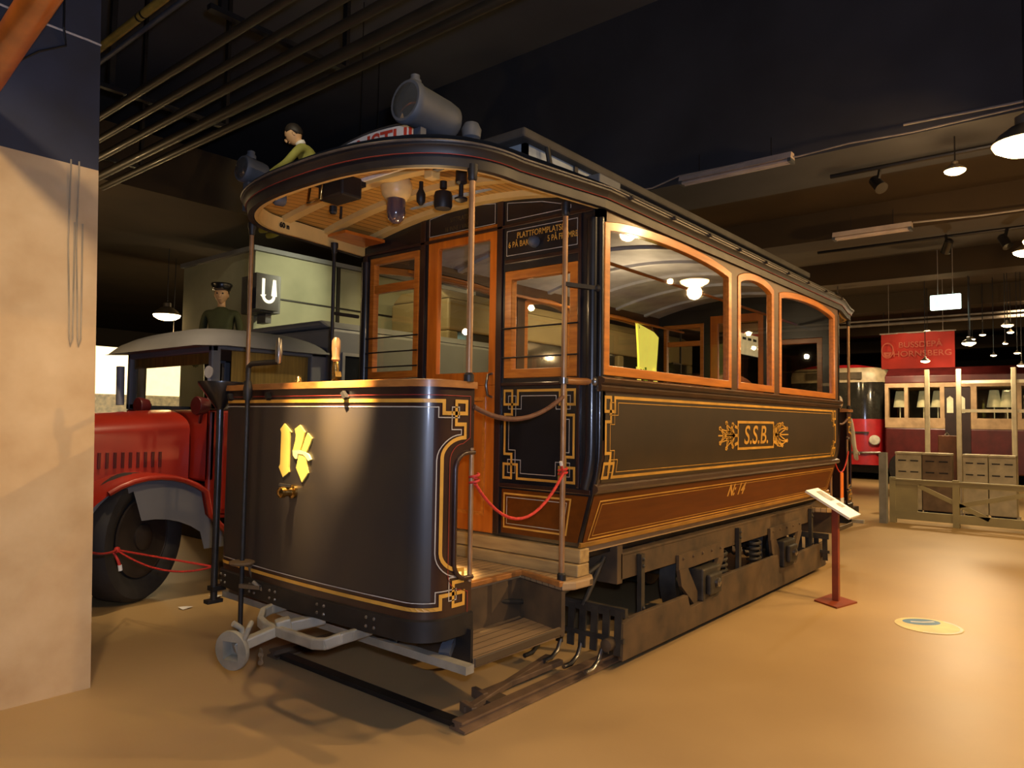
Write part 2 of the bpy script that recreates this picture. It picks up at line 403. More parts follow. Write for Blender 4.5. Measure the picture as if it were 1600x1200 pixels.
    poly = [(-.84, -.56)] + [(-.84, -.83)] + front_edge[1:-1] + [(-.81, .83), (-.08, .93), (.06, .93), (.12, -.80), (.09, -.90), (.03, -.945), (-.12, -.94), (-.19, -.90), (-.10, -.56)]
    MB(T).prism(poly, 2, .555, .60).build('platform_floor', M['floorboard'], TR, bevel=.01)
    n_ = MB(T); n_.bar((-.84, -.565, .59), (-.10, -.565, .59), .035, .028); n_.bar((-.10, -.575, .59), (-.19, -.90, .59), .03, .028); n_.build('floor_nosing', M['railwood'], TR, bevel=.005)
    w = MB(T); w.bb(-.84, -.08, -.562, -.545, .34, .56); w.prism([(-.10, -.55), (-.19, -.90), (-.165, -.905), (-.075, -.55)], 2, .33, .555); w.build('step_riser', M['dusty'], TR)
    st = MB(T); st.prism([(-.83, -.55), (-.83, -.885), (-.17, -.895), (-.10, -.55)], 2, .325, .355); st.bb(-.83, -.17, -.90, -.882, .335, .375); st.build('entrance_step', M['stepboard'], TR, bevel=.005)
    MB(T).prism([(-.845, .50), (-.885, .50), (-.885, .345), (-.55, .325), (-.55, .50)], 0, -.845, -.83).build('step_side_plate', M['iron'], TR)
    # dash
    def build_dash():
        f = dash(0.); f2 = dash(-.012)
        s_lin = [-SE + 2 * SE * i / 96 for i in range(97)]
        zs = [.485, .60, .72, .79, 1.20, 1.27, 1.40, 1.56]
        sn = SE - .118
        zones = []
        m = MB(T)
        core = [q for q in s_lin if abs(q) < sn]; core = [-sn] + core + [sn]
        m.grid([[f(q, z) for q in core] for z in zs]); m.grid([[f2(q, z) for q in core] for z in zs])
        for sg in (-1, 1):
            # rounded tongues above and below the notch
            for za, zb, rz_ in ((.485, .72, 1), (1.27, 1.56, -1)):
                N_ = 8
                qs = [sn + (SE - sn) * i / N_ for i in range(N_ + 1)]
                rowsA, rowsB = [], []
                for q in qs:
                    dd = q - sn; r_ = .075
                    c_ = r_ - math.sqrt(max(0, r_ * r_ - max(0, r_ - dd) ** 2)) if dd < r_ else 0
                    lo, hi = (za, zb + c_) if rz_ == 1 else (za - c_, zb)
                    rowsA.append([f(sg * q, lo + (hi - lo) * k / 3) for k in range(4)]); rowsB.append([f2(sg * q, lo + (hi - lo) * k / 3) for k in range(4)])
                m.grid(rowsA); m.grid(rowsB)
        o = m.build('dash_panel', M['maroon'], TR, smooth=40)
        e = dash(.0022)
        fl_ = MB(T); a = SE - .235
        fl_.grid([[e(-a + 2 * a * i / 80, z) for i in range(81)] for z in (.645, 1.0, 1.25, 1.465)]); fl_.build('dash_field', M['field'], o, smooth=40)
        e2 = dash(.0038)
        gl = MB(T); gl.ribbon(both(key_end()), .0165, e2, True); gl.build('gold_lining', M['gold'], o)
        wl = MB(T); wl.ribbon(both(white_end()), .0045, e2, True); wl.build('white_lining', M['white_line'], o)
        rp = [(.028, 1.52), (.028, 1.335)] + [(.028 + d * 1.0, z) for d, z in notch(.125, .675, 1.31, .08)[1:-1]] + [(.028, .66), (.028, .565)]
        rl = MB(T); rl.ribbon(both(rp), .0035, e2, True); rl.build('red_lining', M['red_line'], o)
        # bead round the notch
        for sg in (-1, 1):
            ee = dash(.004); nb = MB(T); nb.tube([ee(sg * (SE - d), z) for d, z in notch(.118, .72, 1.27, .075)], .011, 8); nb.build('notch_bead', M['maroon'], o, smooth=50)
            gr = MB(T); gr.tube([dash(.0)(sg * (SE - .012), z) for z in (.70, 1.29)], .011, 10); gr.build('grab_rod', M['copper'], o, smooth=50)
        # skirt
        k = MB(T); ek = dash(.014); ek2 = dash(-.01); zb = lambda q: .485 if abs(q) < .62 else .47
        k.grid([[ek(-SE + 2 * SE * i / 96, z) for i in range(97)] for z in (.478, .50, .565)]); k.grid([[ek(-SE + 2 * SE * i / 96, .565) for i in range(97)], [dash(0)(-SE + 2 * SE * i / 96, .57) for i in range(97)]])
        k.grid([[ek(-SE + 2 * SE * i / 96, .478) for i in range(97)], [ek2(-SE + 2 * SE * i / 96, .478) for i in range(97)]])
        kk = k.build('bumper_band', M['iron'], o, smooth=40)
        rv = MB(T)
        for s0 in (-.42, .18, .52, -.75, .0 - .22):
            for du in (0, .05):
                for dz in (.505, .543):
                    p = Vector(dash(.014)(s0 + du, dz)); rv.ball(p, .008, 8)
        rv.build('rivet', M['steel'], kk, smooth=60)
        # rail along the top
        rt = MB(T); rs = [-SE - .0 + 2 * SE * i / 96 for i in range(97)]
        A = [dash(.018)(q, 0) for q in rs]; B = [dash(-.05)(q, 0) for q in rs]
        rows = [[(p[0], p[1], 1.555) for p in A], [(p[0], p[1], 1.585) for p in A], [(p[0], p[1], 1.592) for p in B], [(p[0], p[1], 1.555) for p in B], [(p[0], p[1], 1.555) for p in A]]
        rt.grid(rows)
        for i in (0, -1): rt.add([r_[i] for r_ in rows[:4]], [(0, 1, 2, 3)])
        rt.build('dash_rail', M['railwood'], TR, smooth=30)
        for s0 in (-.72, -.30, .33): MB(T).bar(dash(.012)(s0, 1.535), dash(.012)(s0 + .02, 1.505), .03, .02).build('rail_bracket', M['iron'], o)
        return o
    dp = build_dash()
    if front:
        e = dash(.005)
        def num(u0, z0, u1=0):
            return lambda x, y: e(u0 + x, z0 + y)
        # outlines of the two blackletter digits
        cv = lambda P: [(-.184 + (a / 7.5 - 30) * .0055, 1.359 - (b / 7.5 - 30) * .00316) for a, b in P]
        one = cv([(285, 170), (235, 240), (250, 275), (248, 655), (232, 690), (285, 805), (358, 735), (352, 690), (352, 260), (372, 268)])
        fourA = cv([(468, 182), (413, 230), (427, 300), (423, 360), (397, 480), (470, 485), (492, 420), (512, 340), (528, 262)])
        fourC = cv([(558, 272), (606, 330), (588, 395), (545, 500), (492, 482), (512, 415), (536, 330)])
        fourB = cv([(470, 490), (462, 560), (440, 680), (510, 840), (575, 725), (555, 640), (552, 560), (545, 500)])
        bar = cv([(397, 480), (470, 475), (540, 490), (580, 520), (602, 570), (580, 590), (545, 545), (520, 520), (460, 515), (450, 575), (430, 575), (405, 540)])
        sh = lambda P: P
        D = MB(T); [D.prism([(x, z) for x, z in sh(P)], 1, .0015, .009) for P in (one, fourA, fourC, fourB)]
        D2 = MB(T); D2.prism(sh(bar), 1, .0015, .0115)
        wrap = lambda D_: setattr(D_, 'v', [Vector(dash(v[1] + .001)(v[0], v[2])) for v in D_.v])
        wrap(D); wrap(D2)
        nm = D.build('numeral', M['gilt'], dp); D2.build('numeral_bar', M['giltedge'], nm)
        # coupling-lamp socket below the number
        p = Vector(e(-.05, 1.05)); k = MB(T); k.lathe([(.034, -.01), (.034, .012), (.022, .016), (.022, .05), (.028, .055), (.026, .075), (.012, .085)], p, (-1, 0, 0), 16); k.build('dash_socket', M['brass'], dp, smooth=40)
        MB(T).bar(p + Vector((-.03, -.02, .03)), p + Vector((-.06, .03, .036)), .014, .012).build('socket_latch', M['steel'], dp)
    # brake column and sand tube, left of the dash
    if front:
        m = MB(T); bx, by = -1.175, .43
        m.tube([(bx, by, .25), (bx, by, 1.66)], .0125, 12); m.lathe([(.018, 1.50), (.024, 1.52), (.024, 1.56), (.016, 1.60)], (bx, by, 0), n=14)
        br = m.build('brake_column', M['iron'], TR, smooth=50)
        m = MB(T); m.tube([(bx, by, 1.64), (bx, by, 1.675), (bx - .0, by - .03, 1.69), (bx - .01, by - .30, 1.69)], .014, 10); m.build('crank_arm', M['iron'], br, smooth=50)
        MB(T).lathe([(.008, 0), (.016, .01), (.018, .06), (.014, .12), (.006, .13)], (bx - .01, by - .295, 1.68), n=14).build('crank_grip', M['steel'], br, smooth=50)
        m = MB(T); m.lathe([(.02, 0), (.062, .004), (.066, .012), (.062, .02), (.02, .024)], (bx, by, .645), n=20); m.bar((bx + .05, by + .02, .655), (bx + .07, by, .56), .02, .02); m.build('ratchet_wheel', M['dusty'], br, smooth=40)
        m = MB(T); m.bar((bx - .02, by - .02, .545), (bx + .03, by - .13, .545), .02, .02); m.tube([(bx + .03, by - .05, .55), (bx + .01, by - .10, .57), (bx + .045, by - .13, .53)], .01, 8); m.build('pawl', M['steel'], br)
        m = MB(T); m.tube([(-1.085, .872, .36), (-1.085, .872, 1.47)], .019, 12); sp_ = m.build('sand_tube', M['black'], TR, smooth=50)
        MB(T).lathe([(.02, 1.45), (.055, 1.50), (.125, 1.595), (.125, 1.61)], (-1.085, .872, 0), n=20).build('sand_funnel', M['black'], sp_, smooth=40)
        m = MB(T); m.bb(-1.11, -1.03, .84, .90, .43, .455); m.build('tube_clip', M['iron'], sp_); MB().bb(-1.13, -1.04, .85, .90, .36, .38).build('tube_foot', M['iron'], sp_)
        # controller handle
        hx, hy = -1.0, -.08
        m = MB(T); m.lathe([(.10, .60), (.12, .62), (.12, 1.50), (.10, 1.53)], (hx + .05, hy, 0), n=20); cb = m.build('controller_case', M['iron'], TR, smooth=40)
        m = MB(T); m.lathe([(.03, 1.53), (.022, 1.57), (.02, 1.60), (.012, 1.62)], (hx, hy, 0), n=14); m.bar((hx, hy, 1.60), (hx - .02, hy - .05, 1.63), .03, .03); m.lathe([(.014, 1.61), (.018, 1.66), (.012, 1.70)], (hx, hy, 0), n=14); m.build('controller_handle', M['brass'], cb, smooth=40)
        MB(T).lathe([(.012, 1.695), (.022, 1.705), (.018, 1.72), (.022, 1.76), (.021, 1.80), (.012, 1.815)], (hx, hy, 0), n=16).build('handle_grip', M['copper'], cb, smooth=50)
        MB(T).lathe([(.02, 1.59), (.014, 1.61), (.008, 1.62)], (-1.09, .10, 0), n=12).build('rail_stud', M['brass'], TR, smooth=40)
    # canopy posts
    for (x, y, z0, z1, r, mt) in ((-.86, -.86, 1.585, 2.56, .0145, 'copper'), (-.15, -.87, .60, 2.56, .0145, 'copper'), (-.93, .86, 1.585, 2.56, .0125, 'copper'), (-.33, .87, .60, 2.56, .012, 'iron')):
        po = MB(T).tube([(x, y, z0), (x, y, z1)], r, 12).build('canopy_post', M[mt], TR, smooth=50)
        MB(T).lathe([(r * 1.6, z0), (r * 1.6, z0 + .03), (r, z0 + .04)], (x, y, 0), n=12).build('post_foot', M['iron'], po, smooth=40)
        MB(T).lathe([(r, 2.49), (r * 1.5, 2.50), (r * 1.5, 2.525), (.024, 2.535), (.024, 2.565)], (x, y, 0), n=14).build('post_head', M['iron'], po, smooth=40)
    m = MB(T); m.tube([(-.15, -.87, 1.625), (-.06, -.90, 1.625), (.0, -.965, 1.625)], .019, 12); hr = m.build('boarding_rail', M['railwood'], TR, smooth=50)
    MB(T).tube([(-.15, -.87, 1.61), (-.15, -.87, 1.64)], .024, 12).build('rail_collar', M['steel'], hr, smooth=50); m = MB(T); m.ball((0, -.965, 1.625), .03, 12); m.ball((.012, -.985, 1.59), .022, 12); m.build('rail_socket', M['steel'], hr, smooth=50)
    m = MB(T); m.bar((-.15, -.87, 2.13), (.0, -.97, 2.12), .03, .022); m.ball((.0, -.975, 2.12), .022, 10); m.build('upper_bracket', M['iron'], TR)
    m = MB(T); m.tube([(-.33, .87, 2.10), (-.12, .87, 2.10)], .012, 10); m.build('left_bracket', M['iron'], TR)
    # strap across the entrance
    a, b_ = Vector((-.815, -.85, 1.475)), Vector((-.15, -.87, 1.545))
    m = MB(T); m.tube([a.lerp(b_, t / 12) + Vector((0, 0, -.085 * 4 * (t / 12) * (1 - t / 12))) for t in range(13)], .012, 8); m.build('entrance_strap', M['strap'], TR, smooth=60)

tram_end(None, True)
tram_end(mirror, False)
# header lettering on the front bulkhead (read from the platform: right is -Y)
hd = lambda y0, z0: (lambda u, v: (-.0045, y0 - u, z0 + v))
t = MB(); t.text('PLATTFORMPLATSER', .048, hd(-.60, 2.485), sx=.80, bold=.0006); t.text('6 PÅ BAKRE', .048, hd(-.455, 2.435), sx=.78, bold=.0006); t.text('5 PÅ FRÄMRE', .048, hd(-.745, 2.435), sx=.74, bold=.0006)
t.build('header_lettering', M['gold'], TR)
dimgold = mat('dim_gold_letter', (.11, .075, .02), .6)
t = MB(); t.text('SITTPLATSER', .042, hd(.03, 2.665), sx=.8); t.text('16 INNE I VAGNEN', .042, hd(.03, 2.61), sx=.8); t.build('door_lettering', dimgold, TR)
m = MB(); m.lathe([(.034, 0), (.034, .008), (.03, .03), (.018, .045), (.003, .05)], (-.004, -.555, 2.43), (-1, 0, 0), 20); m.build('signal_bell', M['lampgrey'], TR, smooth=40)

# ---------------------------------------------------------------- sides
WIN = [(.02, 1.69), (1.795, 2.525), (2.635, 4.17)]
ZB, ZS, ZP = 1.662, 2.478, 2.545
def arch_loop(x0, x1, z0, zs, zp, n=14, ins=0.):
    x0 += ins; x1 -= ins; z0 += ins; zs -= ins * .75; zp -= ins
    return [(x0, z0), (x1, z0)] + [(x1 + (x0 - x1) * i / n, zs + (zp - zs) * (1 - (2 * i / n - 1) ** 2) ** .8) for i in range(n + 1)]
for sy in (-1, 1):
    Y0, Y1 = sorted((sy * 1.0, sy * .955))
    # upper wall with arched openings
    m = MB()
    posts = [(0., WIN[0][0]), (WIN[0][1], WIN[1][0]), (WIN[1][1], WIN[2][0]), (WIN[2][1], L)]
    for a, b in posts: m.bb(a, b, Y0, Y1, 1.63, 2.62)
    for a, b in WIN:
        lp = arch_loop(a, b, ZB, ZS, ZP)[2:]
        m.prism([(a, 2.62), (b, 2.62)] + lp, 1, Y0, Y1)
    m.build('window_wall', M['letterboard'], TR)
    for k, (a, b) in enumerate(WIN):
        o_ = arch_loop(a + .004, b - .004, ZB, ZS, ZP - .004); i_ = arch_loop(a + .004, b - .004, ZB, ZS, ZP - .004, ins=.052)
        f = MB().frame(o_, i_, 1, sy * 1.006, sy * .962).build('side_window', M['varnish2'], TR, bevel=.003)
        y = sy * .985; MB().add([(p[0], y, p[1]) for p in i_], [tuple(range(len(i_)))]).build('pane', M['glass'], f)
    # lower wall following the profile
    zs = [.75 + (1.64 - .75) * i / 22 for i in range(23)]
    m = MB(); m.grid([[(x, sy * hw(z), z) for x in (0., L * .5, L)] for z in zs]); m.grid([[(x, sy * (hw(z) - .03), z) for x in (0., L * .5, L)] for z in zs])
    lw = m.build('side_panel', M['maroon'], TR, smooth=30)
    S = lambda e: side(sy, e)
    m = MB(); f = S(.0025); m.grid([[f(.045 + (L - .14) * i / 8, z) for i in range(9)] for z in [1.09 + (1.565 - 1.09) * k / 10 for k in range(11)]]); m.build('panel_field', M['sidefield'], lw, smooth=30)
    m = MB(); f = S(.003); m.grid([[f(.01 + (L - .02) * i / 8, z) for i in range(9)] for z in [.762 + (1.03 - .762) * k / 5 for k in range(6)]]); m.build('rocker_panel', M['rocker'], lw, smooth=30)
    m = MB(); f = S(.005)
    m.ribbon(key_rect(.042, 4.165, 1.118, 1.545, .1), .0165, f, True)
    m.ribbon([(.055, .785), (4.24, .785), (4.26, .99), (.085, .99)], .008, f, True)
    m.build('gold_lining', M['gold'], lw)
    m = MB(); m.ribbon(key_rect(.085, 4.12, 1.145, 1.518, .09), .004, f, True); m.ribbon([(.085, .803), (4.2, .803), (4.22, .972), (.11, .972)], .0035, f, True); m.build('white_lining', M['gold'], lw)
    # mouldings
    def mould(name, prof, mt, x0=-.012, x1=L + .012):
        m_ = MB(); n = len(prof); rows = [[(x, sy * y, z) for y, z in prof] for x in (x0, x1)]
        m_.grid(rows); m_.add(rows[0], [tuple(range(n))]); m_.add(rows[1], [tuple(range(n))]); return m_.build(name, mt, TR, smooth=35)
    mould('belt_rail', [(.995, 1.572), (1.012, 1.58), (1.016, 1.60), (1.008, 1.612), (1.03, 1.622), (1.034, 1.64), (1.012, 1.652), (.99, 1.655)], M['mould'])
    mould('waist_rail', [(.962, 1.035), (.985, 1.04), (.998, 1.055), (.994, 1.075), (.970, 1.088)], M['mould'])
    mould('bottom_rail', [(.875, .745), (.892, .748), (.894, .768), (.884, .775)], mat('gilt_edge_rail', (.30, .14, .016), .45))
# S.S.B. device and fleet number on the visible side (text runs towards +X)
f = side(-1, .0055)
sp = lambda x0, z0: (lambda u, v: f(x0 + u, z0 + v))
dev = MB()
dev.ribbon([(1.80, 1.235), (2.50, 1.235), (2.50, 1.425), (1.80, 1.425)], .018, f, True)
for sx, x0 in ((-1, 1.80), (1, 2.50)):
    for vz in (-.052, 0, .052):
        dev.ribbon([(x0, 1.33 + vz), (x0 + sx * .06, 1.33 + vz * 1.25)], .022, f)
    cx = x0 + sx * .06
    for a in (-75, -45, -18, 18, 45, 75):
        ra = math.radians(a); d = Vector((sx * math.cos(ra), math.sin(ra))); r = .26 if abs(a) < 20 else (.20 if abs(a) < 50 else .13)
        q = Vector((cx, 1.33)); side_v = Vector((-d.y, d.x)) * math.copysign(1, a)
        pts = [q + d * r * k / 6 * Vector((1, .42)).x + side_v * (.035 * math.sin(PI * k / 6)) for k in range(7)]
        pts = [(p.x, 1.33 + (p.y - 1.33) * .62) for p in pts]
        w_ = .030 if abs(a) < 60 else .024
        lf = [Vector(p) for p in pts]; nn = [Vector((-(lf[min(i + 1, 6)] - lf[max(i - 1, 0)]).y, (lf[min(i + 1, 6)] - lf[max(i - 1, 0)]).x)).normalized() for i in range(7)]
        dev.ribbon(pts, .009, f); dev.ribbon([tuple(p + q * w_ * math.sin(PI * (i / 6) ** .7)) for i, (p, q) in enumerate(zip(lf, nn))] + [tuple(p - q * w_ * math.sin(PI * (i / 6) ** .7)) for i, (p, q) in reversed(list(enumerate(zip(lf, nn))))][1:-1], .009, f, True)
        e_ = pts[-1]; dev.ribbon([(e_[0] + .018 * math.cos(t), e_[1] + .012 * math.sin(t)) for t in [PI * .4 * k for k in range(5)]], .009, f, True)
    dev.ribbon([(cx, 1.33), (cx + sx * .28, 1.33)], .010, f)
dev.text('S.S.B.', .19, sp(2.145, 1.325), shear=.18, sx=1.20, bold=.0025)
dev.build('company_device', M['gold'], TR)
t = MB(); t.text('N: 14', .115, sp(1.94, .93), shear=.12, sx=1.15, bold=.004); t.build('fleet_number', M['gold'], TR)

# ---------------------------------------------------------------- floor, interior, roof
m = MB(); m.bb(.05, L - .05, -.84, .84, .70, .75); m.build('saloon_floor', M['floorboard'], TR)
for sy in (-1, 1):
    m = MB(); m.bb(.08, L - .08, *sorted((sy * .94, sy * .52)), 1.12, 1.16); m.bb(.08, L - .08, *sorted((sy * .56, sy * .52)), .76, 1.12); m.build('bench', M['seat'], TR)
    m = MB(); m.tube([(.1, sy * .62, 2.42), (L - .1, sy * .62, 2.42)], .012, 8); m.build('strap_rail', M['varnish2'], TR)
def plan(off=0., n=40):
    """roof outline, front nose and rear nose"""
    P = []
    for i in range(n + 1):
        t = -PI / 2 + PI * i / n; c, s_ = abs(math.cos(t)), math.sin(t)
        P.append((-.60 - (.60 + off) * c ** .8, (.92 + off) * math.copysign(abs(s_) ** .8, s_)))
    P = [(0.0, -1.02 - off)] + P + [(0.0, 1.02 + off)]
    R = [(L - x, -y) for x, y in P]
    return P + R
def rise(x, y, w=1.03, pw=2.5):
    """how far inside the eaves a point lies (0 at the edge, 1 over the body crown)"""
    u = -x if x < 0 else (x - L if x > L else 0); g = 1 - (max(0, u) / 1.25) ** pw
    return max(0, g) * max(0, 1 - (y / w) ** 2)
# cornice swept round the eaves
prof = [(-.03, 2.545), (.0, 2.545), (.004, 2.585), (.004, 2.592), (.012, 2.596), (.020, 2.62), (.030, 2.628), (.032, 2.652), (.0, 2.668), (-.03, 2.668)]
rings = [[(x, y, z) for x, y in plan(o)] for o, z in prof]
for r in rings: r.append(r[0])
MB().grid(rings).build('cornice', M['cornice'], TR, smooth=35)
pl = [(x, y, 2.594) for x, y in plan(.0125)]; pl.append(pl[0])
MB().tube(pl, .0022, 6, cap=False).build('cornice_red_line', M['red_line'], TR)
pl = [(x, y, 2.645) for x, y in plan(.034)]; pl.append(pl[0])
MB().tube(pl, .006, 6, cap=False).build('eaves_bead', mat('worn_bead', (.085, .07, .06), .4, scale=14), TR, smooth=60)
def shell(z0, h, off, x0, x1, nx=26, ny=20, pw=2.5):
    """domed surface filling the outline between x0 and x1"""
    rows = []
    def half(x):
        if 0 <= x <= L: return 1.02 + off
        u = (-x if x < 0 else x - L)
        if u <= .60: return (1.02 + off) + ((.92 + off) - (1.02 + off)) * u / .60
        c = min(1, (u - .60) / (.60 + off)); c = c ** (1 / .8); s_ = math.sqrt(max(0, 1 - c * c)); return (.92 + off) * s_ ** .8
    for i in range(nx + 1):
        x = x0 + (x1 - x0) * (.5 - .5 * math.cos(PI * i / nx)); w = max(half(x), .002)
        rows.append([(x, w * (2 * k / ny - 1), z0 + h * rise(x, w * (2 * k / ny - 1), pw=pw)) for k in range(ny + 1)])
    return rows
MB().grid(shell(2.664, .16, .02, -1.22, L + 1.22, 44, pw=1.0)).build('roof', M['roof'], TR, smooth=60)
for nm_, xa, xb in (('front', -1.18, .0), ('rear', L, L + 1.18)):
    MB().grid(shell(2.625, .13, -.035, xa, xb)).build('canopy_ceiling', M['canopywood'], TR, smooth=60)
MB().grid([[(x, y, 2.61 + .145 * (1 - (y / .96) ** 2)) for y in [-.955 + 1.91 * k / 16 for k in range(17)]] for x in (.045, L / 2, L - .045)]).build('saloon_ceiling', M['inceil'], TR, smooth=60)
m = MB()
for k in range(7):
    x = .35 + .6 * k; y_ = [-.955 + 1.91 * q / 16 for q in range(17)]
    for q in range(16): m.bar((x, y_[q], 2.60 + .145 * (1 - (y_[q] / .96) ** 2)), (x, y_[q + 1], 2.60 + .145 * (1 - (y_[q + 1] / .96) ** 2)), .05, .03)
m.build('saloon_rib', M['inceil'], TR)
# inner fascia and ribs of the canopies
def half_in(x):
    u = -x if x < 0 else x - L
    if u <= .6: return 1.02 - .10 * u / .6
    c = min(1, (u - .6) / .6) ** (1 / .8); return .92 * math.sqrt(max(0, 1 - c * c)) ** .8
for T in (None, mirror):
    P = plan(-.034)[:43]
    m = MB(T); m.grid([[(x, y, z) for x, y in P] for z in (2.548, 2.635)]); Q = plan(-.055)[:43]; m.grid([[(x, y, 2.548) for x, y in P], [(x, y, 2.548) for x, y in Q]]); m.grid([[(x, y, z) for x, y in Q] for z in (2.548, 2.64)])
    m.build('canopy_fascia', M['ivory'], TR, smooth=30)
    for x in (-.03, -.36, -.70, -1.0):
        w = half_in(x) - .05; ys = [w * (2 * k / 20 - 1) for k in range(21)]
        zc = lambda y: 2.625 + .13 * rise(x, y)
        m = MB(T); m.grid([[(x + dx, y, zc(y) + dz) for y in ys] for dx, dz in ((-.03, .01), (-.03, -.035), (.03, -.035), (.03, .01))])
        m.build('canopy_rib', M['ivory'], TR, smooth=30)
MB().bb(-.36, -.03, .72, .95, 2.605, 2.625).build('canopy_brown_panel', M['doorwood'], TR)
# canopy fittings
m = MB(); c = (-.60, -.045, 0); m.lathe([(.075, 2.77), (.075, 2.735), (.088, 2.70), (.088, 2.685), (.082, 2.66), (.08, 2.645), (.06, 2.62)], c, n=24); dm = m.build('ceiling_lamp', M['cream'], TR, smooth=40)
MB().lathe([(.05, 2.63), (.052, 2.60), (.052, 2.545), (.042, 2.51), (.02, 2.49), (.002, 2.485)], c, n=24).build('lamp_glass', M['frost'], dm, smooth=60)
m = MB(); m.bb(-1.03, -.90, -.13, .07, 2.53, 2.64); bx_ = m.build('breaker_box', M['iron'], TR, bevel=.012)
m = MB(); m.bb(-1.06, -.87, -.12, .09, 2.605, 2.63); m.build('breaker_mount', M['iron'], bx_)
m = MB(); m.tube([(-1.05, .11, 2.60), (-1.06, .11, 2.52), (-1.06, .0, 2.52), (-1.05, .0, 2.60)], .008, 8); m.build('breaker_handle', M['brass'], bx_, smooth=50)
m = MB(); m.lathe([(.015, 2.47), (.02, 2.48), (.02, 2.51)], (-.96, .03, 0), n=12); m.build('breaker_knob', M['iron'], bx_)
m = MB(); m.lathe([(.028, 0), (.036, .01), (.036, .05), (.028, .06)], (-1.07, .30, 2.565), (-1, .3, 0), 16); m.build('pull_ring', M['lampgrey'], TR, smooth=40)
m = MB(); m.lathe([(.045, 2.64), (.05, 2.62), (.05, 2.565), (.044, 2.55)], (-.49, -.30, 0), n=16); m.lathe([(.02, 2.70), (.02, 2.66)], (-.49, -.30, 0), n=12); m.build('gong', M['iron'], TR, smooth=40)
m = MB(); m.lathe([(.008, 2.57), (.024, 2.59), (.026, 2.63), (.012, 2.66), (.012, 2.70)], (-.56, -.20, 0), n=12); m.build('ceiling_switch', M['iron'], TR, smooth=40)
m = MB(); m.bb(-.73, -.67, -.46, -.40, 2.63, 2.70); m.build('ceiling_block', M['ivory'], TR, bevel=.006)
for x, y in ((-.59, -.53),):
    m = MB(); m.lathe([(.012, 2.52), (.034, 2.53), (.034, 2.54), (.012, 2.55), (.012, 2.61), (.03, 2.62), (.03, 2.68), (.014, 2.70)], (x, y, 0), n=14); m.build('insulator', M['iron'], TR, smooth=40)
m = MB(); m.tube([(-.62, .42, 2.66), (-.62, .42, 2.62), (-.60, .45, 2.60)], .008, 8); m.build('cord_hook', M['iron'], TR)
t = MB(); ff = lambda u, v: (-.72 + u, .90 - .012, 2.592 + v); t.text('60 n', .042, lambda u, v: (-.72 + u, half_in(-.72 + u) - .064, 2.592 + v), sx=1., bold=.003); t.build('canopy_lettering', M['iron'], TR)
# clerestory
CY = .60
m = MB()
for sy in (-1, 1): m.bb(-.16, L + .16, *sorted((sy * CY, sy * (CY - .03))), 2.74, 2.945)
m.bb(-.16, -.13, -CY, CY, 2.74, 2.945); m.bb(L + .13, L + .16, -CY, CY, 2.74, 2.945)
cl = m.build('clerestory', M['clerest'], TR)
m = MB(); m.bb(-.24, L + .24, -CY - .055, CY + .055, 2.945, 3.0); m.prism([(-CY, 3.0), (CY, 3.0), (0, 3.04)], 0, -.2, L + .2); m.build('clerestory_roof', M['roof'], cl, bevel=.012)
m = MB()
for x in (.30, 1.1, 1.9, 2.7, 3.5): m.bb(x, x + .035, -CY - .012, -CY, 2.75, 2.945); m.bb(x, x + .035, CY, CY + .012, 2.75, 2.945)
m.build('clerestory_post', M['roof'], cl)
m = MB(); m.bb(.86, L, -CY - .008, -CY, 2.75, 2.945); m.bb(.86, L, CY, CY + .008, 2.75, 2.945); m.build('clerestory_shutter', M['roof'], cl)
m = MB(); m.tube([(-.02, -CY - .045, 2.95), (-.0, -CY - .05, 2.86), (.05, -CY - .08, 2.81), (.16, -CY - .10, 2.77)], .016, 8); m.prism([(-.10, 2.80), (.10, 2.76), (.16, 2.83), (.02, 2.85)], 1, -CY - .03, -CY - .004); m.build('roof_bracket', M['iron'], TR, smooth=40)
m = MB(); m.bb(.08, .30, -.93, -.76, 2.69, 2.775); m.build('roof_vent', M['lampgrey'], TR, bevel=.006)
# duckboards along the roof edge
m = MB(); m.bb(.30, L + .6, -.80, -.72, 2.80, 2.825); m.build('roof_board', M['roof'], TR)
for k in range(9): MB().lathe([(.012, 0), (.012, .02), (.004, .026)], (.2 + .5 * k, -1.052, 2.638), (0, -1, .2), 10).build('gutter_bolt', M['grease'], TR)
# head lamps on the canopy
def headlamp(x, y, z, r, ln):
    m = MB(); m.lathe([(r * .93, 0), (r, .01), (r, .035), (r * .93, .05), (r * .92, ln * .75), (r * .86, ln * .9), (r * .55, ln), (.002, ln + .004)], (x, y, z), (1, 0, -.06), 32); h = m.build('headlamp', M['lampgrey'], TR, smooth=40)
    m = MB(); m.lathe([(r * .9, .012), (r * .75, .02), (r * .4, .07), (.02, .09)], (x, y, z), (1, 0, -.06), 28); m.build('reflector', mat('lamp_reflector', (.75, .62, .38), .45, metal=.1), h, smooth=50)
    m = MB(); m.lathe([(r * .88, .004), (r * .6, -.012), (r * .25, -.02), (.002, -.021)], (x, y, z), (1, 0, -.06), 28); m.build('lens', M['lensglass'], h, smooth=60)
    MB().ball((x + .05, y, z), r * .22, 12).build('bulb', mat('lamp_bulb', (.7, .6, .25), .2), h, smooth=60)
    m = MB(); m.lathe([(.03, 0), (.03, .02), (.022, .03), (.022, .045), (.008, .052)], (x + .06, y, z + r - .01), n=14); m.build('lamp_cap', M['lampgrey'], h, smooth=40)
    m = MB(); zz = 2.62; m.bar((x + ln * .3, y, z - r), (x + ln * .3, y, zz), .05, .035); m.bar((x + ln * .7, y, z - r), (x + ln * .7, y, zz), .05, .03); m.build('lamp_bracket', M['lampgrey'], h)
headlamp(-1.02, -.575, 2.885, .104, .32)
headlamp(-1.03, .83, 2.865, .078, .16)
